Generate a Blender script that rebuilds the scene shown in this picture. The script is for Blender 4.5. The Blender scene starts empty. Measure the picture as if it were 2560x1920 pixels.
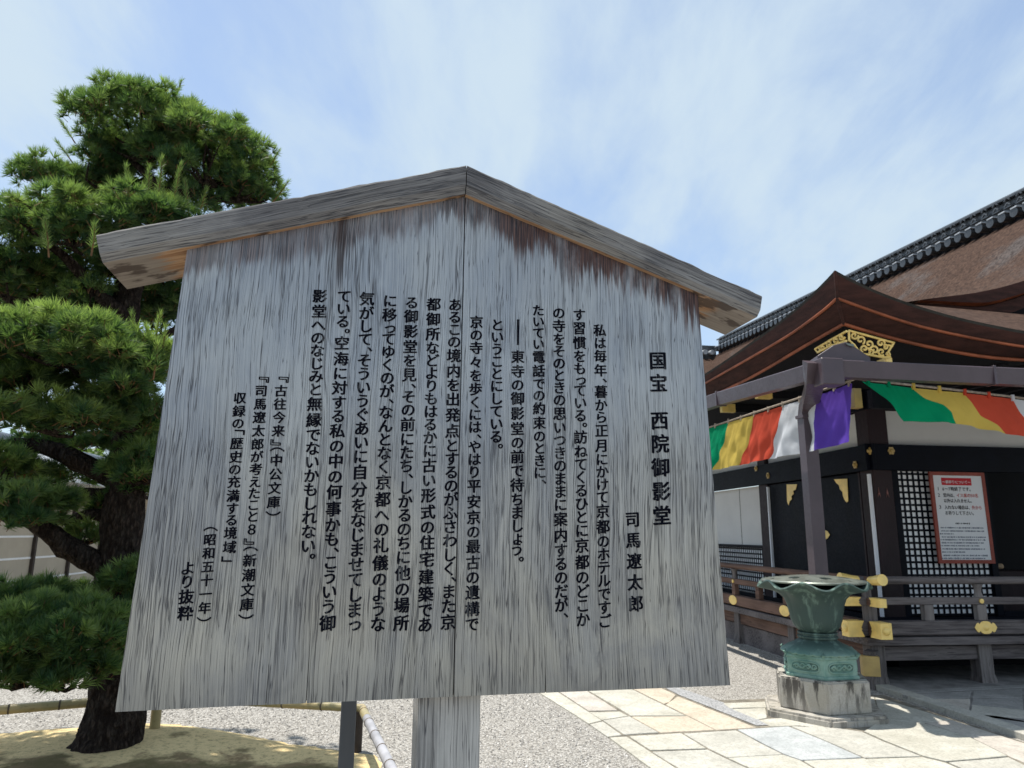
import bpy, bmesh, math, random
from math import sin, cos, pi, radians as R, sqrt
from mathutils import Vector, Matrix, noise as mnoise
random.seed(7)
S = bpy.context.scene
COL = S.collection

# ------------------------------------------------------------------ camera
F = 1775.4; CX = 1280.; CY = 960.; PT = R(11.85); RO = R(.48); CAM = Vector((0, 0, 1.6))
_r0 = Vector((1, 0, 0)); _u0 = Vector((0, -sin(PT), cos(PT))); FW = Vector((0, cos(PT), sin(PT)))
RT = cos(RO)*_r0 + sin(RO)*_u0; UP = -sin(RO)*_r0 + cos(RO)*_u0
cam = bpy.data.cameras.new('camera'); camo = bpy.data.objects.new('camera', cam); COL.objects.link(camo)
cam.sensor_width = 36; cam.lens = F/2560*36; cam.clip_start = .05; cam.clip_end = 5000
M = Matrix((RT, UP, -FW)).transposed().to_4x4(); M.translation = CAM; camo.matrix_world = M
cam.dof.use_dof = True; cam.dof.focus_distance = 1.9; cam.dof.aperture_fstop = 11
S.camera = camo

# ------------------------------------------------------------------ frames measured from the place
BA = R(7.5)                                   # heading of the hall
E1 = Vector((cos(BA), sin(BA), 0)); E2 = Vector((-sin(BA), cos(BA), 0))
SUN = (-.205*E1 + .115*E2 + Vector((0, 0, 1))).normalized()      # towards the sun, nearly overhead

# ------------------------------------------------------------------ world, sun, exposure
W = bpy.data.worlds.new('World'); S.world = W; W.use_nodes = True
wn = W.node_tree.nodes; wl = W.node_tree.links; wn.clear()
def wnode(t, **k):
    n = wn.new(t)
    for a, b in k.items(): setattr(n, a, b)
    return n
sky = wnode('ShaderNodeTexSky', sky_type='NISHITA', sun_disc=False)
sky.sun_elevation = math.asin(SUN.z); sky.sun_rotation = math.atan2(SUN.x, SUN.y)
sky.air_density = 1.0; sky.dust_density = .6; sky.ozone_density = 1.3
tc = wnode('ShaderNodeTexCoord')
sx = wnode('ShaderNodeSeparateXYZ'); wl.new(tc.outputs['Generated'], sx.inputs[0])
mz = wnode('ShaderNodeMath', operation='MAXIMUM'); mz.inputs[1].default_value = .0; wl.new(sx.outputs[2], mz.inputs[0])
az = wnode('ShaderNodeMath', operation='ADD'); az.inputs[1].default_value = .22; wl.new(mz.outputs[0], az.inputs[0])
dx = wnode('ShaderNodeMath', operation='DIVIDE'); wl.new(sx.outputs[0], dx.inputs[0]); wl.new(az.outputs[0], dx.inputs[1])
dy = wnode('ShaderNodeMath', operation='DIVIDE'); wl.new(sx.outputs[1], dy.inputs[0]); wl.new(az.outputs[0], dy.inputs[1])
cx = wnode('ShaderNodeCombineXYZ'); wl.new(dx.outputs[0], cx.inputs[0]); wl.new(dy.outputs[0], cx.inputs[1])
wrp = wnode('ShaderNodeTexNoise'); wrp.inputs['Scale'].default_value = .9; wrp.inputs['Detail'].default_value = 3
wl.new(cx.outputs[0], wrp.inputs['Vector'])
wmul = wnode('ShaderNodeVectorMath', operation='MULTIPLY_ADD'); wmul.inputs[1].default_value = (.25, .25, 0)
wl.new(wrp.outputs['Color'], wmul.inputs[0]); wl.new(cx.outputs[0], wmul.inputs[2])
mp = wnode('ShaderNodeMapping'); mp.inputs['Rotation'].default_value = (0, 0, R(-33)); mp.inputs['Scale'].default_value = (1.5, .62, 1)
mp.inputs['Location'].default_value = (2.3, .4, 0)
wl.new(wmul.outputs[0], mp.inputs['Vector'])
cn = wnode('ShaderNodeTexNoise'); cn.inputs['Scale'].default_value = 1.25; cn.inputs['Detail'].default_value = 9; cn.inputs['Roughness'].default_value = .58
wl.new(mp.outputs[0], cn.inputs['Vector'])
mp2 = wnode('ShaderNodeMapping'); mp2.inputs['Rotation'].default_value = (0, 0, R(-33)); mp2.inputs['Scale'].default_value = (3.2, 1.3, 1); wl.new(wmul.outputs[0], mp2.inputs['Vector'])
cn2 = wnode('ShaderNodeTexNoise'); cn2.inputs['Scale'].default_value = 1.6; cn2.inputs['Detail'].default_value = 8; cn2.inputs['Roughness'].default_value = .62; cn2.inputs['Distortion'].default_value = .5
wl.new(mp2.outputs[0], cn2.inputs['Vector'])
cad = wnode('ShaderNodeMath', operation='MULTIPLY_ADD'); cad.inputs[1].default_value = .30; wl.new(cn2.outputs['Fac'], cad.inputs[0]); wl.new(cn.outputs['Fac'], cad.inputs[2])
csb = wnode('ShaderNodeMath', operation='SUBTRACT'); csb.inputs[1].default_value = .15; wl.new(cad.outputs[0], csb.inputs[0])
cr = wnode('ShaderNodeMapRange', interpolation_type='SMOOTHSTEP'); cr.inputs['From Min'].default_value = .33; cr.inputs['From Max'].default_value = .64
cr.inputs['To Min'].default_value = .30; cr.inputs['To Max'].default_value = .97
wl.new(csb.outputs[0], cr.inputs['Value'])
cmix = wnode('ShaderNodeMix', data_type='RGBA'); wl.new(cr.outputs[0], cmix.inputs['Factor'])
wl.new(sky.outputs[0], cmix.inputs['A']); cmix.inputs['B'].default_value = (3.15, 3.8, 4.35, 1)
bg = wnode('ShaderNodeBackground'); bg.inputs['Strength'].default_value = .145
wl.new(cmix.outputs['Result'], bg.inputs['Color'])
wo = wnode('ShaderNodeOutputWorld'); wl.new(bg.outputs[0], wo.inputs[0])
sl = bpy.data.lights.new('sun', 'SUN'); sl.energy = 4.4; sl.angle = R(.5); sl.color = (1, .95, .87)
so = bpy.data.objects.new('sun', sl); COL.objects.link(so); so.rotation_euler = SUN.to_track_quat('Z', 'Y').to_euler()
S.view_settings.view_transform = 'Standard'; S.view_settings.look = 'None'; S.view_settings.exposure = .5; S.view_settings.gamma = 1
S.view_settings.use_curve_mapping = False
S.cycles.max_bounces = 8; S.cycles.transparent_max_bounces = 8

# ------------------------------------------------------------------ helpers
def ray(x, y): return FW + (x-CX)/F*RT - (y-CY)/F*UP
def hit(x, y, p0, n):
    d = ray(x, y); t = (Vector(p0)-CAM).dot(n)/d.dot(n); return CAM + t*d
def gnd(x, y, z=0): return hit(x, y, (0, 0, z), Vector((0, 0, 1)))
HO = gnd(2188, 1725)
def toh(q): v = q-HO; return Vector((v.dot(E1), v.dot(E2), q.z))
def fr(x, y, off): return toh(hit(x, y, HO+off*E2, E2))        # pixel -> plane parallel to the hall front (hall coordinates)
def le(x, y, off): return toh(hit(x, y, HO+off*E1, E1))        # pixel -> plane parallel to the hall's left side

def link(o, parent=None):
    COL.objects.link(o)
    if parent: o.parent = parent
    return o
def tag(o, label=None, cat=None, group=None, kind=None):
    for k, v in (('label', label), ('category', cat), ('group', group), ('kind', kind)):
        if v: o[k] = v
    return o
def empty(name, loc=(0, 0, 0), rz=0, label=None, cat=None, group=None):
    o = bpy.data.objects.new(name, None); o.location = loc; o.rotation_euler.z = rz; o.empty_display_size = .1
    return tag(link(o), label, cat, group)
def mk(name, vs, fs, mat, parent=None, smooth=False):
    m = bpy.data.meshes.new(name); m.from_pydata([tuple(v) for v in vs], [], fs); m.update()
    if mat: m.materials.append(mat)
    if smooth: m.polygons.foreach_set('use_smooth', [True]*len(m.polygons))
    return link(bpy.data.objects.new(name, m), parent)
def fixn(o):
    bm = bmesh.new(); bm.from_mesh(o.data); bmesh.ops.recalc_face_normals(bm, faces=bm.faces); bm.to_mesh(o.data); bm.free(); return o
class B:
    """collects shapes into one mesh"""
    def __init__(s): s.v = []; s.f = []
    def box(s, a, b, M=None):
        n = len(s.v); x0, y0, z0 = a; x1, y1, z1 = b
        p = [Vector(q) for q in ((x0, y0, z0), (x1, y0, z0), (x1, y1, z0), (x0, y1, z0), (x0, y0, z1), (x1, y0, z1), (x1, y1, z1), (x0, y1, z1))]
        if M: p = [M @ q for q in p]
        s.v += p; s.f += [tuple(n+i for i in f) for f in ((0, 3, 2, 1), (4, 5, 6, 7), (0, 1, 5, 4), (1, 2, 6, 5), (2, 3, 7, 6), (3, 0, 4, 7))]
        return s
    def tube(s, pts, rad, seg=8, cap=True, jit=0):
        pts = [Vector(p) for p in pts]; n0 = len(s.v); up = Vector((.13, .21, 1)).normalized()
        for i, p in enumerate(pts):
            t = (pts[min(i+1, len(pts)-1)]-pts[max(i-1, 0)]).normalized()
            a = t.cross(up)
            if a.length < .05: a = t.cross(Vector((1, 0, 0)))
            a.normalize(); b = t.cross(a); r = rad[i] if hasattr(rad, '__len__') else rad
            for k in range(seg):
                rr = r*(1+(random.uniform(-jit, jit) if jit else 0)); s.v.append(p+rr*(cos(2*pi*k/seg)*a+sin(2*pi*k/seg)*b))
        for i in range(len(pts)-1):
            for k in range(seg):
                a = n0+i*seg; s.f.append((a+k, a+(k+1) % seg, a+seg+(k+1) % seg, a+seg+k))
        if cap:
            s.f.append(tuple(n0+k for k in range(seg))[::-1]); e = n0+(len(pts)-1)*seg; s.f.append(tuple(e+k for k in range(seg)))
        return s
    def prism(s, poly, d):
        """poly: list of 3D points (planar), extruded by vector d"""
        n = len(s.v); k = len(poly); d = Vector(d)
        s.v += [Vector(p) for p in poly] + [Vector(p)+d for p in poly]
        s.f.append(tuple(range(n, n+k))[::-1]); s.f.append(tuple(range(n+k, n+2*k)))
        for i in range(k): j = (i+1) % k; s.f.append((n+i, n+j, n+k+j, n+k+i))
        return s
    def lathe(s, prof, seg=32, c=(0, 0), mod=None, cap=True):
        n = len(s.v)
        for r, z in prof:
            for k in range(seg):
                a = 2*pi*k/seg; rr, zz = (r, z) if not mod else mod(r, z, a); s.v.append(Vector((c[0]+rr*cos(a), c[1]+rr*sin(a), zz)))
        for i in range(len(prof)-1):
            for k in range(seg): a = n+i*seg; s.f.append((a+k, a+(k+1) % seg, a+seg+(k+1) % seg, a+seg+k))
        if cap:
            s.f.append(tuple(n+k for k in range(seg))[::-1]); e = n+(len(prof)-1)*seg; s.f.append(tuple(e+k for k in range(seg)))
        return s
    def out(s, name, mat, parent=None, bevel=0, smooth=False, seg=1, fix=False):
        o = mk(name, s.v, s.f, mat, parent, False)
        if fix: fixn(o)
        if bevel:
            bm = bmesh.new(); bm.from_mesh(o.data)
            bmesh.ops.recalc_face_normals(bm, faces=bm.faces)
            bmesh.ops.bevel(bm, geom=[e for e in bm.edges if len(e.link_faces) == 2 and e.calc_face_angle(0) > .5], offset=bevel, segments=seg, affect='EDGES', clamp_overlap=True)
            bm.to_mesh(o.data); bm.free()
        if smooth:
            for p in o.data.polygons: p.use_smooth = True
            try: o.data.set_sharp_from_angle(angle=R(38))
            except Exception: pass
        return o
def box(name, a, b, mat, parent=None, bevel=0): return B().box(a, b).out(name, mat, parent, bevel)
def copyob(o, name=None, parent=None, M=None):
    c = o.copy(); COL.objects.link(c); c.parent = parent if parent else o.parent
    if M is not None: c.matrix_local = M
    return c

# ------------------------------------------------------------------ materials
class Mat:
    def __init__(s, name, rough=.7, spec=.3):
        s.m = bpy.data.materials.new(name); s.m.use_nodes = True; s.t = s.m.node_tree; s.n = s.t.nodes; s.l = s.t.links
        s.b = s.n['Principled BSDF']; s.b.inputs['Roughness'].default_value = rough; s.b.inputs['Specular IOR Level'].default_value = spec
        s.tc = s.n.new('ShaderNodeTexCoord')
    def node(s, t, **k):
        n = s.n.new(t)
        for a, b in k.items(): setattr(n, a, b)
        return n
    def set(s, inp, v):
        if hasattr(v, 'node'): s.l.new(v, inp)
        else: inp.default_value = v
    def vec(s, scale=(1, 1, 1), rot=(0, 0, 0), loc=(0, 0, 0), src='Object', base=None):
        n = s.node('ShaderNodeMapping'); s.l.new(base if base else s.tc.outputs[src], n.inputs[0])
        n.inputs['Scale'].default_value = scale; n.inputs['Rotation'].default_value = rot; n.inputs['Location'].default_value = loc; return n.outputs[0]
    def noise(s, v, scale=1, detail=4, rough=.5, dist=0, out='Fac'):
        n = s.node('ShaderNodeTexNoise'); s.l.new(v, n.inputs['Vector']); n.inputs['Scale'].default_value = scale
        n.inputs['Detail'].default_value = detail; n.inputs['Roughness'].default_value = rough; n.inputs['Distortion'].default_value = dist; return n.outputs[out]
    def voro(s, v, scale=1, feat='F1', out='Distance', rand=1):
        n = s.node('ShaderNodeTexVoronoi', feature=feat); s.l.new(v, n.inputs['Vector']); n.inputs['Scale'].default_value = scale
        n.inputs['Randomness'].default_value = rand; return n.outputs[out]
    def math(s, op, a, b=0., c=0.):
        n = s.node('ShaderNodeMath', operation=op); s.set(n.inputs[0], a); s.set(n.inputs[1], b); s.set(n.inputs[2], c); return n.outputs[0]
    def rng(s, v, a, b, c=0., d=1., smooth=True):
        n = s.node('ShaderNodeMapRange'); n.interpolation_type = 'SMOOTHSTEP' if smooth else 'LINEAR'
        s.set(n.inputs['Value'], v)
        for k, x in (('From Min', a), ('From Max', b), ('To Min', c), ('To Max', d)): s.set(n.inputs[k], x)
        return n.outputs[0]
    def mix(s, f, a, b, mode='MIX'):
        n = s.node('ShaderNodeMix', data_type='RGBA', blend_type=mode)
        s.set(n.inputs['Factor'], f); s.set(n.inputs['A'], a if hasattr(a, 'node') else tuple(a)+(1,)); s.set(n.inputs['B'], b if hasattr(b, 'node') else tuple(b)+(1,)); return n.outputs['Result']
    def col(s, c): s.set(s.b.inputs['Base Color'], c if hasattr(c, 'node') else tuple(c)+(1,)); return s
    def bump(s, h, strength=.4, dist=.01):
        n = s.node('ShaderNodeBump'); n.inputs['Strength'].default_value = strength; n.inputs['Distance'].default_value = dist
        s.l.new(h, n.inputs['Height']); s.l.new(n.outputs[0], s.b.inputs['Normal']); return s
    def sep(s, v): n = s.node('ShaderNodeSeparateXYZ'); s.l.new(v, n.inputs[0]); return n.outputs
def simple(name, c, rough=.6, var=.25, scale=6, bump=.1, bscale=60, bdist=.003, metal=0, spec=.3, stretch=(1, 1, 1)):
    k = Mat(name, rough, spec); v = k.vec(stretch)
    n = k.noise(v, scale, 5, .6); n2 = k.noise(v, bscale, 4, .6)
    d = tuple(x*(1-var) for x in c); e = tuple(min(1, x*(1+var)) for x in c)
    k.col(k.mix(k.rng(n, .3, .7), d, e)).bump(n2, bump, bdist); k.b.inputs['Metallic'].default_value = metal
    k.set(k.b.inputs['Roughness'], k.rng(n2, .3, .7, max(0, rough-.08), min(1, rough+.08)))
    return k.m

def weathered(name, axis='z', pale=(.43, .435, .425), mid=(.27, .285, .315), crack=(.045, .045, .055), stain=False, g=1.0, warm=0.0, cs=1.0):
    k = Mat(name, .8, .2)
    st = {'z': (1, 1, .014), 'x': (.014, 1, 1)}[axis]
    # slow wander of the grain
    big = k.noise(k.vec((2.2, 2.2, .9) if axis == 'z' else (.9, 2.2, 2.2)), 2, 3, .5, 0, 'Color')
    dm = k.node('ShaderNodeVectorMath', operation='MULTIPLY_ADD'); dm.inputs[1].default_value = (.045, .0, .0) if axis == 'z' else (0, 0, .03)
    k.l.new(big, dm.inputs[0]); k.l.new(k.tc.outputs['Object'], dm.inputs[2])
    base = dm.outputs[0]
    v = k.vec(st, base=base)
    fine = k.noise(v, 330*g, 3, .55); med = k.noise(k.vec((1, 1, .012) if axis == 'z' else (.012, 1, 1), base=base), 170*g, 4, .6)
    wl_ = k.math('ABSOLUTE', k.math('SUBTRACT', k.noise(k.vec((1, 1, .016) if axis == 'z' else (.016, 1, 1), base=base), 175*g, 2, .5), .5))
    dens = k.noise(k.vec((5, 5, 1.6) if axis == 'z' else (1.6, 5, 5)), 1, 4, .6)
    ck = k.rng(wl_, .0, k.math('MULTIPLY', k.rng(dens, .25, .75, .008, .027), cs), 1, 0)
    w2 = k.math('ABSOLUTE', k.math('SUBTRACT', k.noise(k.vec((1, 1, .02) if axis == 'z' else (.02, 1, 1), base=base, loc=(3, 1, 2)), 30*g, 4, .6), .5))
    ck2 = k.math('MULTIPLY', k.rng(w2, 0, .010, 1, 0), k.rng(dens, .42, .6, 0, 1))
    blotch = k.noise(k.vec((3.2, 3.2, 1.5) if axis == 'z' else (1.5, 3.2, 3.2), loc=(1, 7, 3)), 1.3, 6, .62, .6)
    c = k.mix(k.rng(blotch, .36, .64), pale, mid)
    warmn = k.noise(k.vec((2, 2, 1.2), loc=(9, 2, 5)), 1.6, 3)
    c = k.mix(k.rng(warmn, .45, .7, 0, .35+warm), c, (.30, .275, .235))
    band = k.noise(k.vec((1, 1, .03) if axis == 'z' else (.03, 1, 1), base=base, loc=(5, 5, 5)), 26*g, 3, .5)
    c = k.mix(k.rng(band, .35, .7, 0, .16), c, tuple(x*.55 for x in mid))
    c = k.mix(k.rng(med, .42, .68, .0, .14), c, tuple(x*.5 for x in mid))
    c = k.mix(k.rng(fine, .46, .66, 0, .30), c, tuple(min(1, x*1.4) for x in pale))
    c = k.mix(k.rng(fine, .44, .30, 0, .24), c, tuple(x*.42 for x in mid))
    if stain:
        s = k.sep(k.tc.outputs['Object'])
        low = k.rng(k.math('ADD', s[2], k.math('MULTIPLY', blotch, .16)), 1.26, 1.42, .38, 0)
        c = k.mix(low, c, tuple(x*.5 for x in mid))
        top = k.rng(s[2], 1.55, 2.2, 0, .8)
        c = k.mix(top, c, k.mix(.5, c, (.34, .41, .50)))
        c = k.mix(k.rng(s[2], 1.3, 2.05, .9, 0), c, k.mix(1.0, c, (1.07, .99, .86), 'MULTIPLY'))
        for ax0, az0, ra, rb_, st_ in ((-.335, 2.165, .032, .10, .85), (-.405, 1.86, .055, .30, .65), (.20, 2.12, .05, .11, .6), (.33, 1.36, .045, .16, .75), (-.42, 1.33, .06, .10, .35), (-.12, 2.2, .03, .09, .35)):
            ex = k.math('DIVIDE', k.math('ADD', s[0], k.math('ADD', -ax0, k.math('MULTIPLY', k.math('SUBTRACT', blotch, .5), .16))), ra); ez = k.math('DIVIDE', k.math('SUBTRACT', s[2], az0), rb_)
            rr = k.math('SQRT', k.math('ADD', k.math('MULTIPLY', ex, ex), k.math('MULTIPLY', ez, ez)))
            st_ *= .38
            ring = k.math('MULTIPLY', k.rng(k.math('ABSOLUTE', k.math('SUBTRACT', rr, 1.)), .0, .16, 1, 0), k.rng(ez, -.2, .6, 1, 0))
            c = k.mix(k.math('MULTIPLY', ring, st_), c, (.09, .088, .10)); c = k.mix(k.math('MULTIPLY', k.rng(rr, .5, .95, 1, 0), st_*.35), c, (.46, .47, .47))
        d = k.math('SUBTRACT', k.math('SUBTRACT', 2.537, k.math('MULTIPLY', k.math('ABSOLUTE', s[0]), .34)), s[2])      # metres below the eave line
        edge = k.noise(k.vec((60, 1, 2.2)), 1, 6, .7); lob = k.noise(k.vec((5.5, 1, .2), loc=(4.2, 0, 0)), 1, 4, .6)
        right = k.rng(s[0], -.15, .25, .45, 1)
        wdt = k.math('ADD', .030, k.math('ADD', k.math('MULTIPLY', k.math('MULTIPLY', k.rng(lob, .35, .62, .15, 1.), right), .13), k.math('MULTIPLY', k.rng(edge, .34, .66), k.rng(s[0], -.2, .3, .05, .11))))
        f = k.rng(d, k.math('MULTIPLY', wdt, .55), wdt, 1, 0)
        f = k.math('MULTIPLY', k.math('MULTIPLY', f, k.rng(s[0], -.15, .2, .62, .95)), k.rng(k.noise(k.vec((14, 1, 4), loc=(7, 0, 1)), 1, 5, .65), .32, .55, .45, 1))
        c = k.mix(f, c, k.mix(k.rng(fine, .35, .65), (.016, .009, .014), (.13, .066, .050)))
        # drip stain left of the middle
        dx_ = k.math('ABSOLUTE', k.math('ADD', s[0], k.math('ADD', .335, k.math('MULTIPLY', k.math('SUBTRACT', med, .5), .05))))
        f2 = k.math('MULTIPLY', k.rng(dx_, .003, .016, 1, 0), k.rng(d, .12, .24, 1, 0))
        c = k.mix(k.math('MULTIPLY', f2, .8), c, (.035, .018, .014))
    hcr = k.math('MAXIMUM', ck, ck2)
    c = k.mix(k.math('MULTIPLY', hcr, .8), c, crack)
    k.col(c)
    h = k.math('SUBTRACT', k.math('ADD', k.math('MULTIPLY', fine, .35), k.math('MULTIPLY', med, .5)), k.math('MULTIPLY', hcr, 1.1))
    k.bump(h, .75, .0022); return k.m

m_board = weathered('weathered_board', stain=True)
m_cap = weathered('weathered_cap', 'x', pale=(.27, .26, .25), mid=(.13, .125, .13), g=1.1, warm=.15, cs=1.5)
m_post = weathered('weathered_post', pale=(.44, .43, .41), mid=(.24, .235, .23), g=.75, cs=1.6)
def fresh():
    k = Mat('fresh_underside', .75, .2); v = k.vec((.06, 1, 1)); n = k.noise(v, 70, 5, .6); e = k.noise(k.vec((3, 6, 2)), 2.2, 4, .6)
    s = k.sep(k.tc.outputs['Object']); ax = k.math('ABSOLUTE', s[0])
    c = k.mix(k.rng(n, .3, .7), (.26, .14, .075), (.50, .32, .19))
    c = k.mix(k.rng(k.math('ADD', ax, k.math('MULTIPLY', k.math('SUBTRACT', n, .5), .16)), .805, .845, 0, .95), c, k.mix(n, (.10, .085, .075), (.34, .31, .28)))
    c = k.mix(k.rng(e, .56, .64, 0, .85), c, (.05, .035, .03)); k.col(c).bump(n, .4, .002); return k.m
m_under = fresh()
def ink():
    k = Mat('ink', .8, .05); n = k.noise(k.vec((1, 1, .05)), 260, 4, .6); w = k.noise(k.vec((1, 1, .6)), 5, 4, .6)
    k.col(k.mix(k.rng(k.math('ADD', n, k.math('MULTIPLY', w, .35)), .74, .84, 0, .7), (.004, .0045, .009), (.12, .125, .13))); return k.m
m_ink = ink()
m_prop = simple('grey_metal', (.06, .068, .08), .45, .15, 4, .05, 60, spec=.5, stretch=(1, 1, .1))

def gravel():
    k = Mat('gravel', .9, .15); v = k.vec((1, 1, 1))
    d = k.voro(v, 72); cc = k.voro(v, 72, out='Color'); s = k.sep(cc)
    big = k.noise(v, .8, 4); fine = k.noise(v, 26, 5, .65)
    c = k.mix(s[0], (.30, .288, .265), (.60, .575, .53)); c = k.mix(k.math('MULTIPLY', k.rng(s[1], .72, .9), .8), c, (.12, .11, .10))
    c = k.mix(k.rng(d, .35, .75, 0, .6), c, (.12, .11, .095)); c = k.mix(k.rng(big, .35, .7, 0, .22), c, (.34, .31, .27))
    c = k.mix(k.rng(fine, .35, .65, 0, .3), c, (.2, .185, .16))
    k.col(c).bump(k.math('SUBTRACT', fine, k.math('MULTIPLY', d, .9)), .8, .012); return k.m
m_gravel = gravel()
def slab(name, c1, c2, seed):
    k = Mat(name, .85, .2); v = k.vec((1, 1, 1), loc=(seed, seed*1.7, 0)); n = k.noise(v, 3, 5, .6); f = k.noise(v, 48, 5, .75); st = k.noise(v, 9, 6, .7)
    c = k.mix(k.rng(n, .3, .7), c1, c2); c = k.mix(k.rng(f, .42, .66, 0, .5), c, tuple(x*.45 for x in c1)); c = k.mix(k.rng(st, .48, .72, 0, .45), c, tuple(x*.6 for x in c1))
    k.col(c).bump(f, .55, .006); return k.m
SL = {'cream': slab('stone_cream', (.43, .41, .345), (.55, .53, .46), 1), 'pink': slab('stone_pinkish', (.44, .40, .35), (.55, .51, .45), 4),
      'tan': slab('stone_tan', (.48, .41, .32), (.58, .51, .41), 8), 'grey': slab('stone_grey', (.41, .395, .345), (.52, .50, .44), 12),
      'blue': slab('stone_bluish', (.39, .405, .40), (.48, .49, .48), 15), 'dark': slab('stone_dark', (.27, .265, .25), (.37, .36, .34), 19)}
m_joint = simple('joint_soil', (.19, .17, .135), .95, .4, 8, .5, 60, .01)
def pedstone():
    k = Mat('pedestal_granite', .85, .2); v = k.vec((1, 1, 1)); f = k.noise(v, 110, 4, .7); n = k.noise(v, 5, 4); dr = k.noise(k.vec((9, 9, 1.6)), 1.4, 5, .65)
    s = k.sep(k.tc.outputs['Object'])
    c = k.mix(f, (.22, .20, .175), (.58, .55, .49)); c = k.mix(k.rng(n, .4, .7, 0, .4), c, (.3, .27, .2))
    c = k.mix(k.rng(dr, .47, .60, 0, k.rng(s[2], .0, .33, .45, .95)), c, (.055, .05, .045)); k.col(c).bump(f, .5, .004); return k.m
m_gran = pedstone()
def verdigris(name='verdigris_bronze', lo=(.045, .078, .068), hi=(.27, .41, .34)):
    k = Mat(name, .42, .5); v = k.vec((1, 1, 1)); n = k.noise(v, 5, 5, .6, .4); f = k.noise(v, 60, 4, .65); dr = k.noise(k.vec((14, 14, 1.5)), 1, 5, .6)
    s = k.sep(k.tc.outputs['Object'])
    c = k.mix(k.rng(n, .38, .66), (.030, .060, .055), lo); c = k.mix(k.rng(dr, .5, .72, 0, .45), c, hi)
    c = k.mix(k.rng(s[2], .66, .50, 0, .85), c, k.mix(k.rng(n, .35, .65), hi, (.14, .28, .23))); c = k.mix(k.rng(f, .6, .75, 0, .5), c, (.02, .03, .028))
    k.col(c).bump(f, .25, .002); k.b.inputs['Metallic'].default_value = .2; k.set(k.b.inputs['Roughness'], k.rng(n, .3, .7, .52, .75)); return k.m
m_bronze = verdigris()
m_plate = simple('worn_bronze_lid', (.20, .22, .19), .38, .3, 9, .2, 70, .002, .5, .5)
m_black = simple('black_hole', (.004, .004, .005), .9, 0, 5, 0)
m_lacq = simple('black_lacquer', (.0022, .0035, .008), .55, .3, 3, .06, 40, spec=.12)
m_lacb = simple('brown_black_wood', (.018, .009, .011), .6, .35, 3, .1, 60, spec=.3, stretch=(1, 1, .2))
def oldwood(name, a, b, ax='x'):
    k = Mat(name, .75, .2); st = {'x': (.06, 1, 1), 'y': (1, .06, 1), 'z': (1, 1, .06)}[ax]
    n = k.noise(k.vec(st), 42, 6, .65); p = k.noise(k.vec(tuple(max(.3, x) for x in st)), 2.5, 4)
    c = k.mix(k.rng(n, .3, .7), a, b); c = k.mix(k.rng(p, .4, .7, 0, .5), c, tuple(x*1.5 for x in b)); c = k.mix(k.rng(n, .62, .66, 0, .6), c, tuple(x*.3 for x in a))
    k.col(c).bump(n, .4, .004); return k.m
m_wx = oldwood('veranda_wood', (.042, .035, .037), (.16, .14, .135), 'x')
m_wy = oldwood('veranda_wood_side', (.07, .04, .03), (.16, .095, .07), 'y')
m_wz = oldwood('veranda_post_wood', (.055, .046, .046), (.19, .17, .16), 'z')
def gold(name, c=(1.0, .70, .20), rough=.38):
    k = Mat(name, rough, .5); v = k.vec(); n = k.noise(v, 9, 4); f = k.noise(v, 45, 3, .5, 1.2)
    k.col(k.mix(k.rng(n, .35, .7), c, tuple(x*.8 for x in c))).bump(f, .5, .004); k.b.inputs['Metallic'].default_value = .1; k.b.inputs['Specular IOR Level'].default_value = .9
    k.set(k.b.inputs['Roughness'], k.rng(f, .3, .7, rough-.06, rough+.12)); return k.m
m_gold = gold('gilt_copper'); m_gold2 = gold('aged_gilt', (.50, .34, .10), .4)
m_plast = simple('white_plaster', (.66, .65, .62), .85, .04, 2, .05, 40)
m_paper = simple('white_paper', (.86, .87, .88), .9, .02, 3, 0)
m_whitew = simple('white_paint', (.74, .76, .80), .5, .05, 3, 0)
def bark():
    k = Mat('cypress_bark_thatch', .95, .1); v = k.vec((1, 1, 1)); f = k.noise(k.vec((1.2, 7, 7)), 4, 6, .75); n = k.noise(v, .38, 7, .7); w = k.noise(v, 14, 6, .75)
    c = k.mix(k.rng(f, .3, .7), (.038, .022, .016), (.098, .060, .044)); c = k.mix(k.rng(n, .50, .64, 0, .55), c, k.mix(f, (.06, .06, .062), (.15, .145, .145))); c = k.mix(k.rng(w, .47, .62, 0, .75), c, (.020, .013, .011)); c = k.mix(k.rng(w, .45, .33, 0, .5), c, (.15, .105, .08))
    k.col(c).bump(w, .6, .02); return k.m
m_bark = bark()
m_cut = simple('bark_cut_edge', (.045, .017, .013), .85, .35, 4, .5, 55, .012, stretch=(1, 1, 5))
m_lip = simple('dark_bark_lip', (.03, .027, .022), .9, .3, 8, .4, 50, .01)
m_copper = simple('copper_strip', (.30, .085, .035), .5, .35, 3, .15, 30, .004, .2, .4)
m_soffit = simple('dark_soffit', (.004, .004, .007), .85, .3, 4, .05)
m_gutter = simple('gutter_metal', (.070, .050, .060), .42, .1, 3, .03, 30, spec=.5)
m_tile = simple('roof_tile_clay', (.055, .06, .066), .3, .4, 6, .2, 40, .004, spec=.6)
m_tile2 = simple('roof_tile_pale', (.42, .44, .46), .3, .3, 6, .1, 40, .004, spec=.7)  # pale tile colour, also used for the painted glints on the ridge
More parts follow.
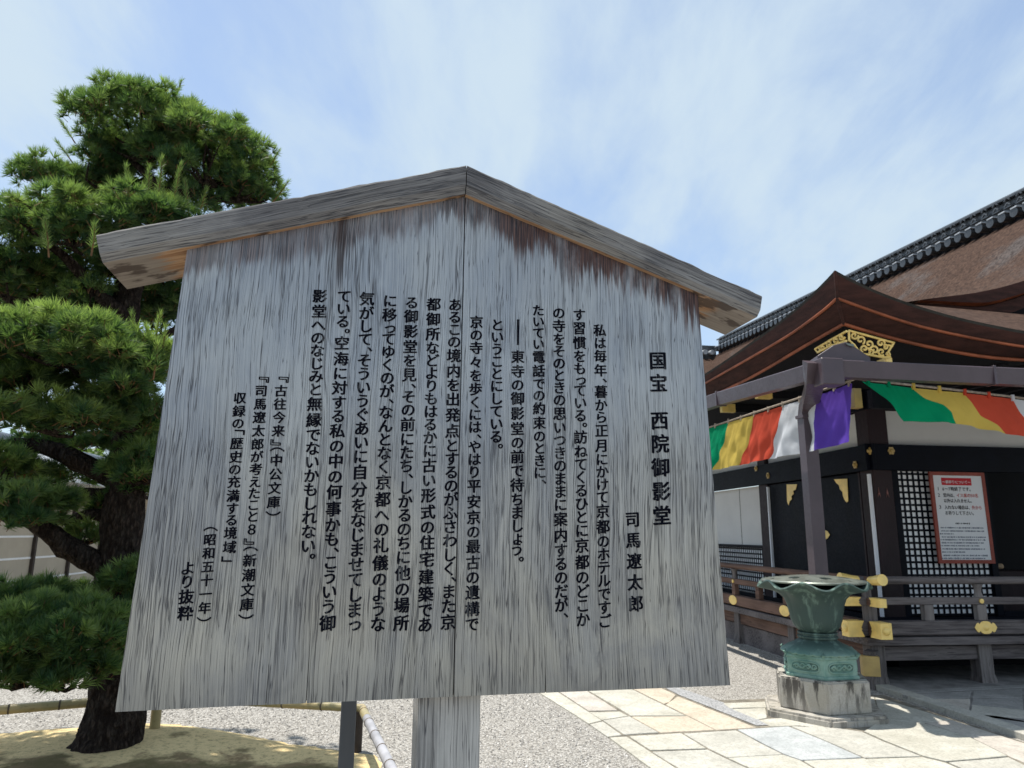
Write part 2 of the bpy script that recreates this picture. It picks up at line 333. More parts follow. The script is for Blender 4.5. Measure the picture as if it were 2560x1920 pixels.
def cloth(name, c, tr=.45):
    k = Mat(name, .8, .15); v = k.vec(); w = k.noise(v, 260, 2, .5); n = k.noise(v, 3.5, 4)
    cc = k.mix(k.rng(n, .3, .75), tuple(x*.88 for x in c), c); k.col(cc).bump(k.noise(v, 14, 4), .35, .012)
    t = k.node('ShaderNodeBsdfTranslucent'); k.l.new(cc, t.inputs[0]); mx = k.node('ShaderNodeMixShader'); mx.inputs[0].default_value = tr
    k.l.new(k.b.outputs[0], mx.inputs[1]); k.l.new(t.outputs[0], mx.inputs[2]); k.l.new(mx.outputs[0], k.n['Material Output'].inputs[0]); return k.m
CL = {'green': cloth('green_cloth', (.0, .38, .17)), 'yellow': cloth('yellow_cloth', (.86, .64, .14)), 'red': cloth('red_cloth', (.78, .11, .06)),
      'white': cloth('white_cloth', (.82, .85, .90)), 'purple': cloth('purple_cloth', (.14, .07, .50))}
m_rope = simple('rope', (.32, .27, .22), .9, .3, 30, .3, 90)
def barkm():
    k = Mat('pine_bark', .95, .1); v = k.vec((1, 1, .38)); d = k.voro(v, 34, 'F1'); e = k.voro(v, 80, 'F1'); n = k.noise(v, 22, 5, .7)
    c = k.mix(k.rng(d, .05, .55), (.085, .062, .05), (.02, .014, .012)); c = k.mix(k.rng(n, .4, .7, 0, .5), c, (.10, .085, .07)); c = k.mix(k.rng(e, .4, .8, 0, .6), c, (.02, .014, .012))
    k.col(c).bump(k.math('SUBTRACT', n, k.math('ADD', d, k.math('MULTIPLY', e, .5))), 1, .05); return k.m
m_pbark = barkm()
m_twig = simple('pine_twig', (.16, .085, .04), .85, .3, 20, .2)
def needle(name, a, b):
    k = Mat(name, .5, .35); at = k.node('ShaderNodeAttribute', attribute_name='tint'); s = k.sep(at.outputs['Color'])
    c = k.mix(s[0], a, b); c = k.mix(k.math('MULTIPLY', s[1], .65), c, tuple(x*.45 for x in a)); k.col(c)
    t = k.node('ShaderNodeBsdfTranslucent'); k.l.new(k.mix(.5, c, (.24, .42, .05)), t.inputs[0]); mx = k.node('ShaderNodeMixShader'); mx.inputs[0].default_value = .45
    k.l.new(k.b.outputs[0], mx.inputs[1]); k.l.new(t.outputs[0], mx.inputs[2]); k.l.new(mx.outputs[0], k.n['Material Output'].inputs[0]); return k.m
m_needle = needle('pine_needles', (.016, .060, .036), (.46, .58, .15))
m_leaf = needle('leaves', (.05, .11, .02), (.16, .22, .05))
def soil():
    k = Mat('mossy_shaded_sand', .95, .1); v = k.vec(); n = k.noise(v, 2.2, 5, .6); f = k.noise(v, 70, 4, .7); m2 = k.noise(v, 6, 5, .65)
    s = k.sep(k.tc.outputs['Object'])
    c = k.mix(f, (.56, .42, .20), (.85, .68, .38)); near = k.rng(s[1], 5.75, 5.0, -.12, .14)  # moss tone, deepened toward the front to paint in board and tree shade
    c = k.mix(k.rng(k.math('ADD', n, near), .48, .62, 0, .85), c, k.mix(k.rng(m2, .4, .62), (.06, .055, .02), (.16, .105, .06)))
    c = k.mix(k.rng(m2, .6, .7, 0, .55), c, (.24, .14, .07)); c = k.mix(k.rng(k.noise(v, 24, 6, .75), .5, .62, 0, .5), c, (.20, .15, .08)); k.col(c).bump(f, .7, .02); return k.m
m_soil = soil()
def bamboo():
    k = Mat('bamboo', .4, .4); v = k.vec(); n = k.noise(v, 3, 4); f = k.noise(v, 40, 3)
    c = k.mix(k.rng(n, .35, .65), (.46, .35, .17), (.33, .28, .14)); c = k.mix(k.rng(f, .55, .7, 0, .4), c, (.15, .12, .05)); k.col(c).bump(f, .1, .002); return k.m
m_bam = bamboo(); m_bamg = simple('grey_bamboo', (.36, .355, .37), .45, .2, 5, .1, 40); m_node = simple('bamboo_node', (.11, .085, .06), .7, .3, 10, .1)
m_wallp = simple('ochre_plaster', (.42, .37, .29), .9, .07, 2, .15, 50)
m_line = simple('white_line', (.78, .78, .77), .8, .05, 3, .05)
m_darkpost = simple('dark_post', (.045, .034, .028), .8, .3, 6, .2)
m_signred = simple('red_brown_frame', (.27, .06, .04), .55, .15, 6, .05)
m_signw = simple('sign_white', (.70, .71, .72), .5, .03, 3, 0)
m_red = simple('red_print', (.5, .02, .03), .6, .05, 3, 0)
m_redw = simple('red_print_text', (.5, .05, .035), .6, .05, 3, 0)
m_grey = simple('grey_print', (.13, .15, .19), .6, .1, 3, 0)
m_foliage_far = m_leaf

# ================================================================== GROUND
o = mk('gravel_ground', [(-400, -400, 0), (400, -400, 0), (400, 400, 0), (-400, 400, 0)], [(0, 1, 2, 3)], m_gravel); tag(o, kind='structure')
rnd = random.Random(2); v, f = [], []
while len(v) < 6*9000:
    x = rnd.uniform(-4.6, 2.0); y = rnd.uniform(4.3, 9.5)
    if x > .326+(7.68-y)*.29-.04: continue
    if min(6.42-.36*abs(x+2.93)*(1 if x > -2.93 else .62)-y, -.92+.30*(5.7-y)-x) > -.1: continue
    r = rnd.uniform(.005, .013); a = rnd.uniform(0, 6.28); n = len(v)
    v += [(x+r*1.3*cos(a), y+r*1.3*sin(a), .002), (x-r*sin(a), y+r*cos(a), .002), (x-r*1.2*cos(a), y-r*1.2*sin(a), .002), (x+r*.9*sin(a), y-r*.9*cos(a), .002), (x+rnd.uniform(-.3, .3)*r, y+rnd.uniform(-.3, .3)*r, .002+r*.9), (x, y, 0)]
    f += [(n, n+1, n+4), (n+1, n+2, n+4), (n+2, n+3, n+4), (n+3, n, n+4)]
m_peb = Mat('pebbles', .85, .2); m_peb.col(m_peb.mix(m_peb.rng(m_peb.noise(m_peb.vec(), 60, 2), .35, .65), (.16, .15, .14), (.66, .63, .58)))
tag(mk('gravel_stones', v, f, m_peb.m), 'loose pale and dark gravel stones lying on the gravel yard', 'gravel', kind='stuff')
# paved path: every slab measured where it lies
pav = empty('paved_path'); tag(pav, kind='structure')
def A_(x, y): return (1200+x/3.16, 1650+y/3.16)
def B_(x, y): return (1860+x/3.16, 1650+y/3.16)
def shrink(ps, g):
    c = sum(ps, Vector())/len(ps); n = len(ps); out = []
    for i in range(n):
        p, a, b = ps[i], ps[i-1], ps[(i+1) % n]
        d1 = (p-a).normalized(); d2 = (b-p).normalized(); n1 = Vector((-d1.y, d1.x, 0)); n2 = Vector((-d2.y, d2.x, 0))
        if (c-p).dot(n1) < 0: n1 = -n1
        if (c-p).dot(n2) < 0: n2 = -n2
        m = n1+n2; m = m.normalized()*min(2, 1/max(.35, m.length/2)) if m.length > .2 else n1
        out.append(p+m*g)
    return out
def stone(pix, mat, z=.014, th=.05, parent=pav, name='paving_stone', gap=.0035):
    ps = [gnd(px, py, z) for px, py in pix]; ps = shrink(ps, gap)
    # subdivide edges for slight wobble
    q = []
    for i, p in enumerate(ps):
        a = ps[(i+1) % len(ps)]; L = (a-p).length; k = max(1, int(L/.14))
        for j in range(k):
            w = p.lerp(a, j/k)
            if j: w += Vector((mnoise.noise(w*9), mnoise.noise(w*9+Vector((5, 5, 5))), 0))*.006
            q.append(w)
    zz = random.uniform(-.003, .003)
    q = [Vector((p.x, p.y, z+zz)) for p in q]
    area = sum(q[i].x*q[(i+1) % len(q)].y-q[(i+1) % len(q)].x*q[i].y for i in range(len(q)))
    if area < 0: q.reverse()
    return B().prism([p-Vector((0, 0, th)) for p in q], (0, 0, th)).out(name, mat, parent, bevel=.004, fix=True)
for pix, m in [
  ([A_(380, 200), A_(540, 200), A_(965, 475), A_(860, 500)], 'cream'), ([A_(865, 504), A_(972, 480), A_(1125, 588), A_(1010, 603)], 'grey'),
  ([A_(550, 200), A_(780, 200), A_(1090, 396), A_(855, 400)], 'pink'), ([A_(862, 408), A_(1105, 403), A_(1172, 437), A_(962, 470)], 'cream'),
  ([A_(970, 475), A_(1182, 443), A_(1415, 570), A_(1140, 588)], 'grey'), ([A_(790, 200), A_(1145, 200), A_(1625, 437), A_(1190, 437)], 'cream'),
  ([A_(1195, 443), A_(1640, 440), A_(1860, 548), A_(1425, 570)], 'tan'), ([A_(1155, 200), A_(1390, 200), A_(1550, 275), A_(1500, 330), A_(1455, 345)], 'tan'),
  ([A_(1465, 348), A_(1562, 282), A_(2185, 530), A_(1865, 548)], 'tan'),
  ([A_(1920, 340), A_(2500, 318), A_(2500, 368), A_(1970, 378)], 'cream'), ([A_(1985, 384), B_(172, 374), B_(185, 452), B_(100, 468)], 'cream'),
  ([B_(112, 472), B_(190, 460), B_(700, 430), B_(700, 540), B_(440, 514), B_(212, 522)], 'cream'),
  ([A_(1020, 610), A_(1160, 602), A_(1590, 875), A_(1650, 910), A_(1430, 910)], 'cream'), ([A_(1175, 602), A_(1590, 577), A_(1790, 698), A_(1345, 712)], 'cream'),
  ([A_(1355, 720), A_(1800, 703), A_(1945, 773), A_(2240, 910), A_(1670, 910)], 'grey'),
  ([A_(1605, 577), A_(2022, 552), B_(130, 652), B_(312, 742), A_(1952, 766), A_(1805, 694)], 'grey'),
  ([B_(-55, 548), B_(352, 523), B_(640, 638), B_(935, 768), B_(460, 790), B_(322, 743), B_(135, 650)], 'blue'),
  ([A_(1955, 774), B_(315, 749), B_(450, 795), B_(640, 910), B_(170, 910)], 'cream'), ([B_(468, 794), B_(948, 774), B_(1130, 850), B_(1230, 910), B_(655, 910)], 'cream'),
  ([B_(372, 521), B_(700, 530), B_(935, 565), B_(1100, 640), B_(1400, 757), B_(955, 770), B_(650, 636)], 'grey'),
  ([B_(945, 562), B_(1100, 470), B_(1420, 498), B_(1790, 612), B_(2085, 758), B_(1600, 800), B_(1410, 755), B_(1112, 636)], 'cream'),
  ([B_(960, 776), B_(1410, 762), B_(1600, 808), B_(1830, 910), B_(1250, 910)], 'cream'), ([B_(1612, 808), B_(2090, 768), B_(2380, 910), B_(1850, 910)], 'grey'),
  ([B_(1430, 494), B_(1640, 470), B_(2020, 592), B_(2450, 730), B_(2450, 905), B_(2100, 760), B_(1800, 610)], 'pink'),
  ([B_(1035, 290), B_(1200, 335), B_(1635, 467), B_(1425, 492), B_(1110, 465), B_(1060, 400)], 'cream'),
  ([B_(420, 300), B_(1030, 288), B_(1055, 400), B_(1090, 468), B_(710, 430), B_(480, 400)], 'grey')]:
    stone(pix, SL[m])
bed = [gnd(*A_(400, 200)), gnd(*A_(1450, 910)), gnd(*B_(2450, 910)), gnd(*B_(2450, 735)), gnd(*B_(1100, 280)), gnd(*B_(-200, 322)), gnd(*A_(1390, 195))]
mk('joint_bed', [(p.x, p.y, .005) for p in bed], [tuple(range(len(bed)))], m_joint, pav)
drain = [gnd(*p) for p in (A_(1405, 195), A_(1470, 195), A_(1930, 345), A_(1990, 390), B_(108, 476), B_(210, 522), B_(100, 527), A_(1565, 280))]
mk('gravel_drain', [(p.x, p.y, .010) for p in drain], [tuple(range(len(drain)))], simple('grey_pebbles', (.30, .30, .30), .9, .4, 60, .6, 55, .01), pav)
# raised apron before the hall
apr = empty('stone_apron', HO, BA); tag(apr, kind='structure')
box('apron_core', (.04, -5, -.05), (9, 1.0, .0465), simple('apron_joint', (.20, .19, .18), .9, .3, 6, .3, 50), apr)
Hw = Matrix.Translation(HO) @ Matrix.Rotation(BA, 4, 'Z'); Hi = Hw.inverted()
def apst(pix, m):
    o = stone(pix, SL[m], z=.052, th=.03, parent=None, name='paving_stone', gap=.005); o.data.transform(Hi); o.parent = apr
for pix, m in [([B_(1240, 272), B_(1800, 243), B_(1785, 298), B_(1390, 303)], 'dark'), ([B_(1400, 308), B_(1790, 306), B_(1780, 424), B_(1640, 378)], 'pink'),
  ([B_(1812, 240), B_(2195, 224), B_(2203, 300), B_(1800, 292)], 'dark'), ([B_(1803, 300), B_(2206, 307), B_(2212, 388), B_(1795, 345)], 'dark'),
  ([B_(1797, 352), B_(2212, 394), B_(2450, 420), B_(2450, 480), B_(1785, 425)], 'grey'), ([B_(1660, 390), B_(1787, 432), B_(2450, 490), B_(2450, 625)], 'dark'),
  ([B_(2210, 220), B_(2450, 210), B_(2450, 412), B_(2218, 388)], 'grey'), ([B_(1260, 262), B_(1180, 240), B_(2450, 180), B_(2450, 202), B_(1800, 235)], 'dark')]: apst(pix, m)
for y0, y1 in ((-1.02, .02), (-2.2, -1.03), (-3.6, -2.21), (-5, -3.61)):
    box('kerb_stone', (.0, y0, -.05), (.16, y1, .056), SL['grey'], apr, .006)
# the sandy bed round the pine
vs, fs = [], []; nx, ny = 70, 56
for j in range(ny+1):
    for i in range(nx+1):
        x = -7.5+i*(6.9/nx); y = 1.8+j*(4.9/ny)
        back = 6.42-.36*abs(x+2.93)*(1 if x > -2.93 else .62); side = -.92+.30*(5.7-y)
        e = min(back-y, side-x)
        h = min(1, max(-1, e/.25)); z = .045*h+.05*max(0, 1-((x+2.9)**2+(y-5.5)**2)/1.6)+.012*mnoise.noise(Vector((x*3, y*3, 0)))*max(0, h)+.01*mnoise.noise(Vector((x*11, y*11, 3)))
        vs.append((x, y, z-.012))
for j in range(ny):
    for i in range(nx): a = j*(nx+1)+i; fs.append((a, a+1, a+nx+2, a+nx+1))
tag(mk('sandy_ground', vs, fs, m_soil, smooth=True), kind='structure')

# ================================================================== NOTICE BOARD
AN = R(11.8); c0 = ray(1150, 1335)*1.8; SB = Vector((c0.x, c0.y, 0)); SU = Vector((cos(AN), sin(AN), 0)); SN = Vector((sin(AN), -cos(AN), 0))
sign = empty('notice_board', SB, AN, 'tall gabled wooden notice board, weathered grey, painted with columns of black Japanese writing', 'notice board')
def sb(x, y, off=0):                                   # pixel -> board coordinates (u, z) on the plane `off` behind the face
    q = hit(x, y, SB-off*SN, SN); v = q-SB; return v.dot(SU), q.z
TH = .034
def plank(pts): return B().prism([(x, 0, z) for x, z in pts], (0, TH, 0))
zb = 1.209
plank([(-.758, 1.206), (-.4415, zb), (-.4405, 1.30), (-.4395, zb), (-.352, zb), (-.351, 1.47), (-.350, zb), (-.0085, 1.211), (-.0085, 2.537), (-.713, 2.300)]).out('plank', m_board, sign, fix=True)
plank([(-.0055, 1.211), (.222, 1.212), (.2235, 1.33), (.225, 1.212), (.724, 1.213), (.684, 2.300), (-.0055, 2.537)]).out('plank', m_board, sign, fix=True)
box('backing_batten', (-.62, TH, 1.42), (.60, TH+.04, 1.50), m_post, sign); box('backing_batten', (-.62, TH, 2.05), (.60, TH+.04, 2.13), m_post, sign)
B().box((-.088, TH+.002, -.3), (.066, TH+.16, 2.45)).out('post', m_post, sign, .004)
px0, _ = sb(853, 1760, .42); px1, _ = sb(892, 1760, .42)
B().box((px0, .42, -.2), (px1, .42+(px1-px0), 1.95)).out('rear_support_post', m_prop, sign, .003)
B().box((px0+.005, TH+.04, 1.86), (px1-.005, .42, 1.90)).out('support_arm', m_prop, sign)
# gabled cap: two thick boards mitred at the peak
FO = -.030; BO = .175
tl = sb(241, 586, FO); bl = sb(252, 652, FO); pk = sb(1167, 413, FO); pb = sb(1165, 480, FO); tr = sb(1905, 740, FO); br = sb(1899, 789, FO)
def capboard(t0, t1, b0, b1, nm, sgn):
    """t0..t1 top edge (outer end -> peak), b0..b1 lower edge; rough top edge, chamfered lower front edge"""
    n = 44; v = []; f = []
    for i in range(n+1):
        s = i/n; T = Vector((t0[0]*(1-s)+t1[0]*s, 0, t0[1]*(1-s)+t1[1]*s)); Bt = Vector((b0[0]*(1-s)+b1[0]*s, 0, b0[1]*(1-s)+b1[1]*s))
        w = Vector((T.x, 3, T.z)); j = mnoise.noise(w*28)*.0035+mnoise.noise(w*9)*.003; k = mnoise.noise(w*22+Vector((9, 9, 9)))*.0012
        if i in (n,): j = k = 0
        up = Vector((0, 0, 1))
        mid = T.lerp(Bt, .72)
        ring = [(T.x, FO+.002, T.z+j), (T.x, FO+k, T.z-.004+j*.5), (mid.x, FO+k, mid.z), (Bt.x, FO+.014, Bt.z+k), (Bt.x, BO, Bt.z-.002), (T.x, BO, T.z+j*.6)]
        v += ring
    m = 6
    for i in range(n):
        for k in range(m): f.append((i*m+k, i*m+(k+1) % m, (i+1)*m+(k+1) % m, (i+1)*m+k))
    f.append(tuple(range(m))); f.append(tuple(n*m+k for k in range(m)))
    o = fixn(mk(nm, v, f, m_cap, sign)); o.data.materials.append(m_under)
    for p in o.data.polygons:
        if p.normal.z < -.8 and p.area > 1e-5: p.material_index = 1
    piv = Vector((t1[0], 0, t1[1])); an = math.atan2(t1[1]-t0[1], t1[0]-t0[0]) if sgn < 0 else math.atan2(t0[1]-t1[1], t0[0]-t1[0])
    Mc = Matrix.Translation(piv) @ Matrix.Rotation(-an, 4, 'Y'); o.data.transform(Mc.inverted()); o.matrix_local = Mc
    return o
capboard(tl, (pk[0]-.0012, pk[1]), bl, (pb[0]-.0012, pb[1]), 'cap_board', -1)
capboard(tr, (pk[0]+.0012, pk[1]), br, (pb[0]+.0012, pb[1]), 'cap_board', 1)

# ---- lettering
GL = {}
def glyph(ch):
    if ch not in GL:
        cu = bpy.data.curves.new('glyph', 'FONT'); cu.body = ch; cu.size = 1; cu.resolution_u = 3
        o = bpy.data.objects.new('glyph', cu); COL.objects.link(o); bpy.context.view_layer.update()
        m = bpy.data.meshes.new_from_object(o.evaluated_get(bpy.context.evaluated_depsgraph_get()))
        GL[ch] = ([(v.co.x, v.co.y) for v in m.vertices], [tuple(p.vertices) for p in m.polygons])
        bpy.data.objects.remove(o); bpy.data.meshes.remove(m)
    return GL[ch]
KANA = set(chr(c) for c in range(0x3040, 0x3100)); SMALL = set('っょゅゃ'); ROT = set('「」『』（）―')
def wt(ch, vert=True):
    if ch in '、。': return .55
    if ch in SMALL: return .72
    if ch in KANA: return .93
    if ch in '「」『』（）': return .66
    if ch in '　': return .72
    return 1.13
NIB = ((0, 0), (.022, .008), (.045, -.004), (.072, -.010), (.036, -.032), (.060, -.030))
def column(text, p0, p1, k=.95, wfun=wt, name='text_column'):
    a = Vector((p0[0], 0, p0[1])); b = Vector((p1[0], 0, p1[1])); ws = [wfun(c) for c in text]; tot = sum(ws); L = (a-b).length; unit = L/tot
    V, Fc = [], []; pos = 0; d = (b-a).normalized()
    for ch, w in zip(text, ws):
        c = a+d*((pos+w/2)*unit); pos += w
        if ch == '　': continue
        em = unit*1.13*k*(1.0 if wt(ch) > 1 else .97); g, gf = glyph(ch); x0 = .5; y0 = .375
        for q, (nx_, ny_) in enumerate(NIB):
            n = len(V)
            for gx, gy in g:
                x, y = gx-x0, gy-y0
                if ch in '、。': x, y = x+.62, y+.16+.16
                if ch in SMALL: x, y = x+.07, y+.0
                if ch in '「『（': x, y = y*1.15, -x*1.25; y += .42
                elif ch in '」』）': x, y = y*1.15, -x*1.25; y -= .42
                elif ch == '―': x, y = y, -x; y *= 1.35
                else: y += .07*x                            # brush slant
                x += (nx_-.035); y += ny_+.01
                V.append((c.x+x*em, -.0007-.00006*q, c.z+y*em))
            Fc += [tuple(n+i for i in f) for f in gf]
    return mk(name, V, Fc, m_ink, sign)
def c6(x, y): return sb(1100+x/1.7286, 680+y/1.7286)
def c5(x, y): return sb(400+x/1.7275, 680+y/1.7275)
def singles(text, p0, p1, k):
    ws = [wt(c) for c in text]; tot = sum(ws); pos = 0
    for ch, w in zip(text, ws):
        a, b = pos/tot, (pos+w)/tot; pos += w
        if ch != '　': column(ch, tuple(p0[i]+(p1[i]-p0[i])*a for i in (0, 1)), tuple(p0[i]+(p1[i]-p0[i])*b for i in (0, 1)), k, name='painted_character')
singles('国宝　西院御影堂', c6(940, 335), c6(960, 1105), .84); singles('司馬遼太郎', c6(830, 1025), c6(848, 1480), .80)
for t, p, q in [('私は毎年、暮から正月にかけて京都のホテルですご', c6(690, 222), c6(712, 1538)), ('す習慣をもっている。訪ねてくるひとに京都のどこか', c6(601, 160), c6(618, 1532)),
  ('の寺をそのときの思いつきのままに案内するのだが、', c6(513, 152), c6(525, 1505)), ('たいてい電話での約束のときに、', c6(424, 142), c6(432, 925)),
  ('東寺の御影堂の前で待ちましょう。', c6(336, 335), c6(332, 1262)), ('ということにしている。', c6(248, 203), c6(242, 772)),
  ('京の寺々を歩くには、やはり平安京の最古の遺構で', c6(158, 186), c6(138, 1552)), ('あるこの境内を出発点とするのがふさわしく、また京', c5(1275, 116), c5(1243, 1550)),
  ('都御所などよりもはるかに古い形式の住宅建築であ', c5(1183, 108), c5(1143, 1555)), ('る御影堂を見、その前にたち、しかるのちに他の場所', c5(1088, 106), c5(1040, 1555)),
  ('に移ってゆくのが、なんとなく京都への礼儀のような', c5(995, 98), c5(940, 1553)), ('気がして、そういうぐあいに自分をなじませてしまっ', c5(895, 82), c5(836, 1545)),
  ('ている。空海に対する私の中の何事かも、こういう御', c5(797, 78), c5(722, 1556)), ('影堂へのなじみと無縁でないかもしれない。', c5(692, 72), c5(636, 1250)),
  ('『古往今来』（中公文庫）', c5(526, 452), c5(487, 1060)), ('『司馬遼太郎が考えたこと８』（新潮文庫）', c5(441, 452), c5(370, 1506)),
  ('収録の「歴史の充満する境域」', c5(347, 516), c5(296, 1256)), ('（昭和五十一年）', c5(220, 1094), c5(188, 1516)), ('より抜粋', c5(122, 1250), c5(108, 1510))]:
    column(t, p, q, .93)
ds = c6(338, 205); de = c6(337, 316); mk('text_column', [(ds[0]-.0034, -.0008, ds[1]), (ds[0]+.0034, -.0008, ds[1]), (de[0]+.003, -.0008, de[1]), (de[0]-.003, -.0008, de[1])], [(0, 3, 2, 1)], m_ink, sign)

# ================================================================== BRONZE BASIN ON STONE PEDESTAL
PC = HO-1.13*E1-.91*E2
hexrot = R(13.5)
# hexagon corner facing the camera
ped = empty('stone_pedestal', PC, hexrot, 'stained hexagonal granite pedestal under the green bronze basin', 'pedestal')
def hexa(r, z0, z1, r2=None):
    r2 = r2 or r; b = B(); p = [Vector((r*cos(i*pi/3), r*sin(i*pi/3), z0)) for i in range(6)]; q = [Vector((r2*cos(i*pi/3), r2*sin(i*pi/3), z1)) for i in range(6)]
    b.v = p+q; b.f = [tuple(range(6))[::-1], tuple(range(6, 12))]+[(i, (i+1) % 6, 6+(i+1) % 6, 6+i) for i in range(6)]; return b
hexa(.57, -.03, .075).out('plinth', m_gran, ped, .02, seg=2); hexa(.435, .073, .345).out('block', m_gran, ped, .014, seg=2)
urn = empty('bronze_basin', PC, hexrot, 'green bronze lotus shaped basin with a scalloped rim and pierced lid', 'basin')
hexa(.355, .345, .375).out('hexagonal_foot', m_bronze, urn, .006); hexa(.338, .372, .515).out('hexagonal_base', m_bronze, urn, .004); hexa(.355, .513, .545, .350).out('base_cornice', m_bronze, urn, .008)
m_relief = verdigris('dark_relief', (.02, .045, .04), (.05, .11, .09))
for i in range(6):
    a = pi/6+i*pi/3; ap = .338*cos(pi/6); Mx = Matrix.Rotation(a, 4, 'Z') @ Matrix.Translation((ap+.002, 0, .444))
    def pt(u, w, d=0): return Mx @ Vector((d, u, w))
    pts = [(.125*((abs(cos(t))**.6)*(1 if cos(t) > 0 else -1)), .043*((abs(sin(t))**.6)*(1 if sin(t) > 0 else -1))) for t in [2*pi*k/24 for k in range(24)]]
    b = B(); b.v = [pt(u, w, .001) for u, w in pts]; b.f = [tuple(range(24))]; b.out('relief_panel', m_relief, urn)
    b = B(); b.tube([pt(u, w, .003) for u, w in pts+pts[:1]], .006, 6, False); b.out('panel_moulding', m_bronze, urn, smooth=True)
    b = B()
    for s in (-.075, -.025, .03, .08):
        b.tube([pt(s+.022*cos(t)*(1-t/9), .026*sin(t)*(1-t/9), .005) for t in [k*.55 for k in range(14)]], .006, 5, False)
    b.tube([pt(-.11+.022*k, .016*sin(k*1.3), .006) for k in range(11)], .007, 5, False)
    b.out('relief_ornament', m_bronze, urn, smooth=True)
    # corner knob where the cornice turns
    ca = i*pi/3; B().tube([(.345*cos(ca), .345*sin(ca), .535), (.362*cos(ca), .362*sin(ca), .56), (.35*cos(ca), .35*sin(ca), .578)], [.012, .017, .004], 6).out('corner_knob', m_bronze, urn, smooth=True)
def flute(r, z, a): k = max(0, min(1, (.66-z)/.1)); return r*(1+.028*abs(cos(14*a))*k), z-.006*abs(cos(14*a))*k
B().lathe([(.325, .545), (.33, .556), (.315, .572), (.27, .60), (.215, .625), (.172, .65), (.162, .662)], 112, mod=flute).out('lotus_foot', m_bronze, urn, smooth=True)
B().lathe([(.162, .660), (.178, .668), (.18, .684), (.165, .692), (.165, .70), (.176, .706), (.175, .718), (.15, .724)], 48).out('neck_ring', m_bronze, urn, smooth=True)
def scal(r, z, a):
    k = max(0, min(1, (z-.98)/.17)); lobe = .5+.5*cos(8*(a-.35))
    return r*(1+.028*(abs(cos(4*(a-.35)))-.5)*max(0, min(1, (z-.72)/.1)))*(1+.05*(lobe-.5)*k), z+(-.035+.062*(1-lobe))*k**1.5
prof = [(.135, .715), (.17, .735), (.205, .775), (.225, .83), (.238, .90), (.25, .96), (.272, 1.02), (.31, 1.07), (.37, 1.105), (.435, 1.125), (.485, 1.14), (.497, 1.152), (.488, 1.164), (.46, 1.16), (.36, 1.128), (.29, 1.07), (.22, .95), (.12, .90)]
B().lathe(prof, 144, mod=scal).out('bowl', m_bronze, urn, smooth=True)
# lid: a shallow disc with round holes cut through it
bm = bmesh.new(); n = 96
def lidz(r): return 1.185+.022*(1-(r/.46)**2)*2.2
holes = [(.27*cos(a), .27*sin(a), .055) for a in [k*pi/3+.3 for k in range(6)]]+[(0, 0, .05)]+[(.385*cos(a), .385*sin(a), .02) for a in [k*pi/3+.82 for k in range(6)]]
g = 60
vv = {}
for i in range(g+1):
    for j in range(g+1):
        x, y = -.465+.93*i/g, -.465+.93*j/g; r = math.hypot(x, y)
        if r > .462: x, y = x*.462/r, y*.462/r
        for hx, hy, hr in holes:
            d = math.hypot(x-hx, y-hy)
            if hr*.72 < d < hr*1.0+.004: x, y = hx+(x-hx)*hr/d, hy+(y-hy)*hr/d
        vv[i, j] = (bm.verts.new((x, y, lidz(min(.46, math.hypot(x, y))))), r)
for i in range(g):
    for j in range(g):
        q = [vv[i, j], vv[i+1, j], vv[i+1, j+1], vv[i, j+1]]
        if all(r > .462+.02 for _, r in q): continue
        c = sum((v.co for v, _ in q), Vector())/4
        if any(math.hypot(c.x-hx, c.y-hy) < hr*.93 for hx, hy, hr in holes): continue
        try: bm.faces.new([v for v, _ in q])
        except Exception: pass
bmesh.ops.remove_doubles(bm, verts=bm.verts, dist=.0008)
bmesh.ops.solidify(bm, geom=bm.faces[:], thickness=.012); bmesh.ops.recalc_face_normals(bm, faces=bm.faces)
me = bpy.data.meshes.new('lid'); bm.to_mesh(me); bm.free(); me.materials.append(m_plate); link(bpy.data.objects.new('lid', me), urn)
B().lathe([(.445, 1.165), (.468, 1.168), (.472, 1.18), (.462, 1.19), (.45, 1.186)], 96).out('lid_rim', m_plate, urn, smooth=True)
bpy.data.objects.remove  # noqa

# ================================================================== TEMPLE HALL
hall = empty('temple_hall', HO, BA, 'dark timber temple hall with a bark roof, gilt fittings and a railed veranda', 'building')
# ---- under-floor posts and veranda
LXF = 8.0; LYL = 14.0
def vpost(x, y):
    b = B(); b.box((x, y, .11), (x+.16, y+.16, .45)); b.out('veranda_post', m_wz, hall, .006)
    b = B(); v0 = [(x-.022, y-.022, .0), (x+.182, y-.022, 0), (x+.182, y+.182, 0), (x-.022, y+.182, 0)]; v1 = [(x, y, .13), (x+.16, y, .13), (x+.16, y+.16, .13), (x, y+.16, .13)]
    b.v = [Vector(p) for p in v0+v1]; b.f = [(3, 2, 1, 0), (4, 5, 6, 7), (0, 1, 5, 4), (1, 2, 6, 5), (2, 3, 7, 6), (3, 0, 4, 7)]; b.out('post_shoe', m_wz, hall)
vpost(0, 0)
for i in range(1, 6): vpost(1.27*i, 0)
for i in range(1, 8): vpost(0, 1.62*i)
box('joist_beam', (.165, .03, .285), (LXF, .13, .43), m_wx, hall, .004); box('joist_beam', (.03, .165, .285), (.13, LYL, .43), m_wy, hall, .004)
box('floor_edge', (-.07, -.07, .452), (LXF, .10, .535), m_wx, hall, .006); box('floor_edge', (-.071, .102, .452), (.10, LYL, .535), m_wx, hall, .006)
for i in range(27):
    x = .105+i*.292
    box('floorboard', (x, .105, .475), (x+.284, 1.2, .528+random.uniform(-.002, .002)), m_wx, hall)
for i in range(20):
    y = 1.205+i*.6
    box('floorboard', (.105, y, .475), (1.0, y+.592, .528+random.uniform(-.002, .002)), m_wx, hall)
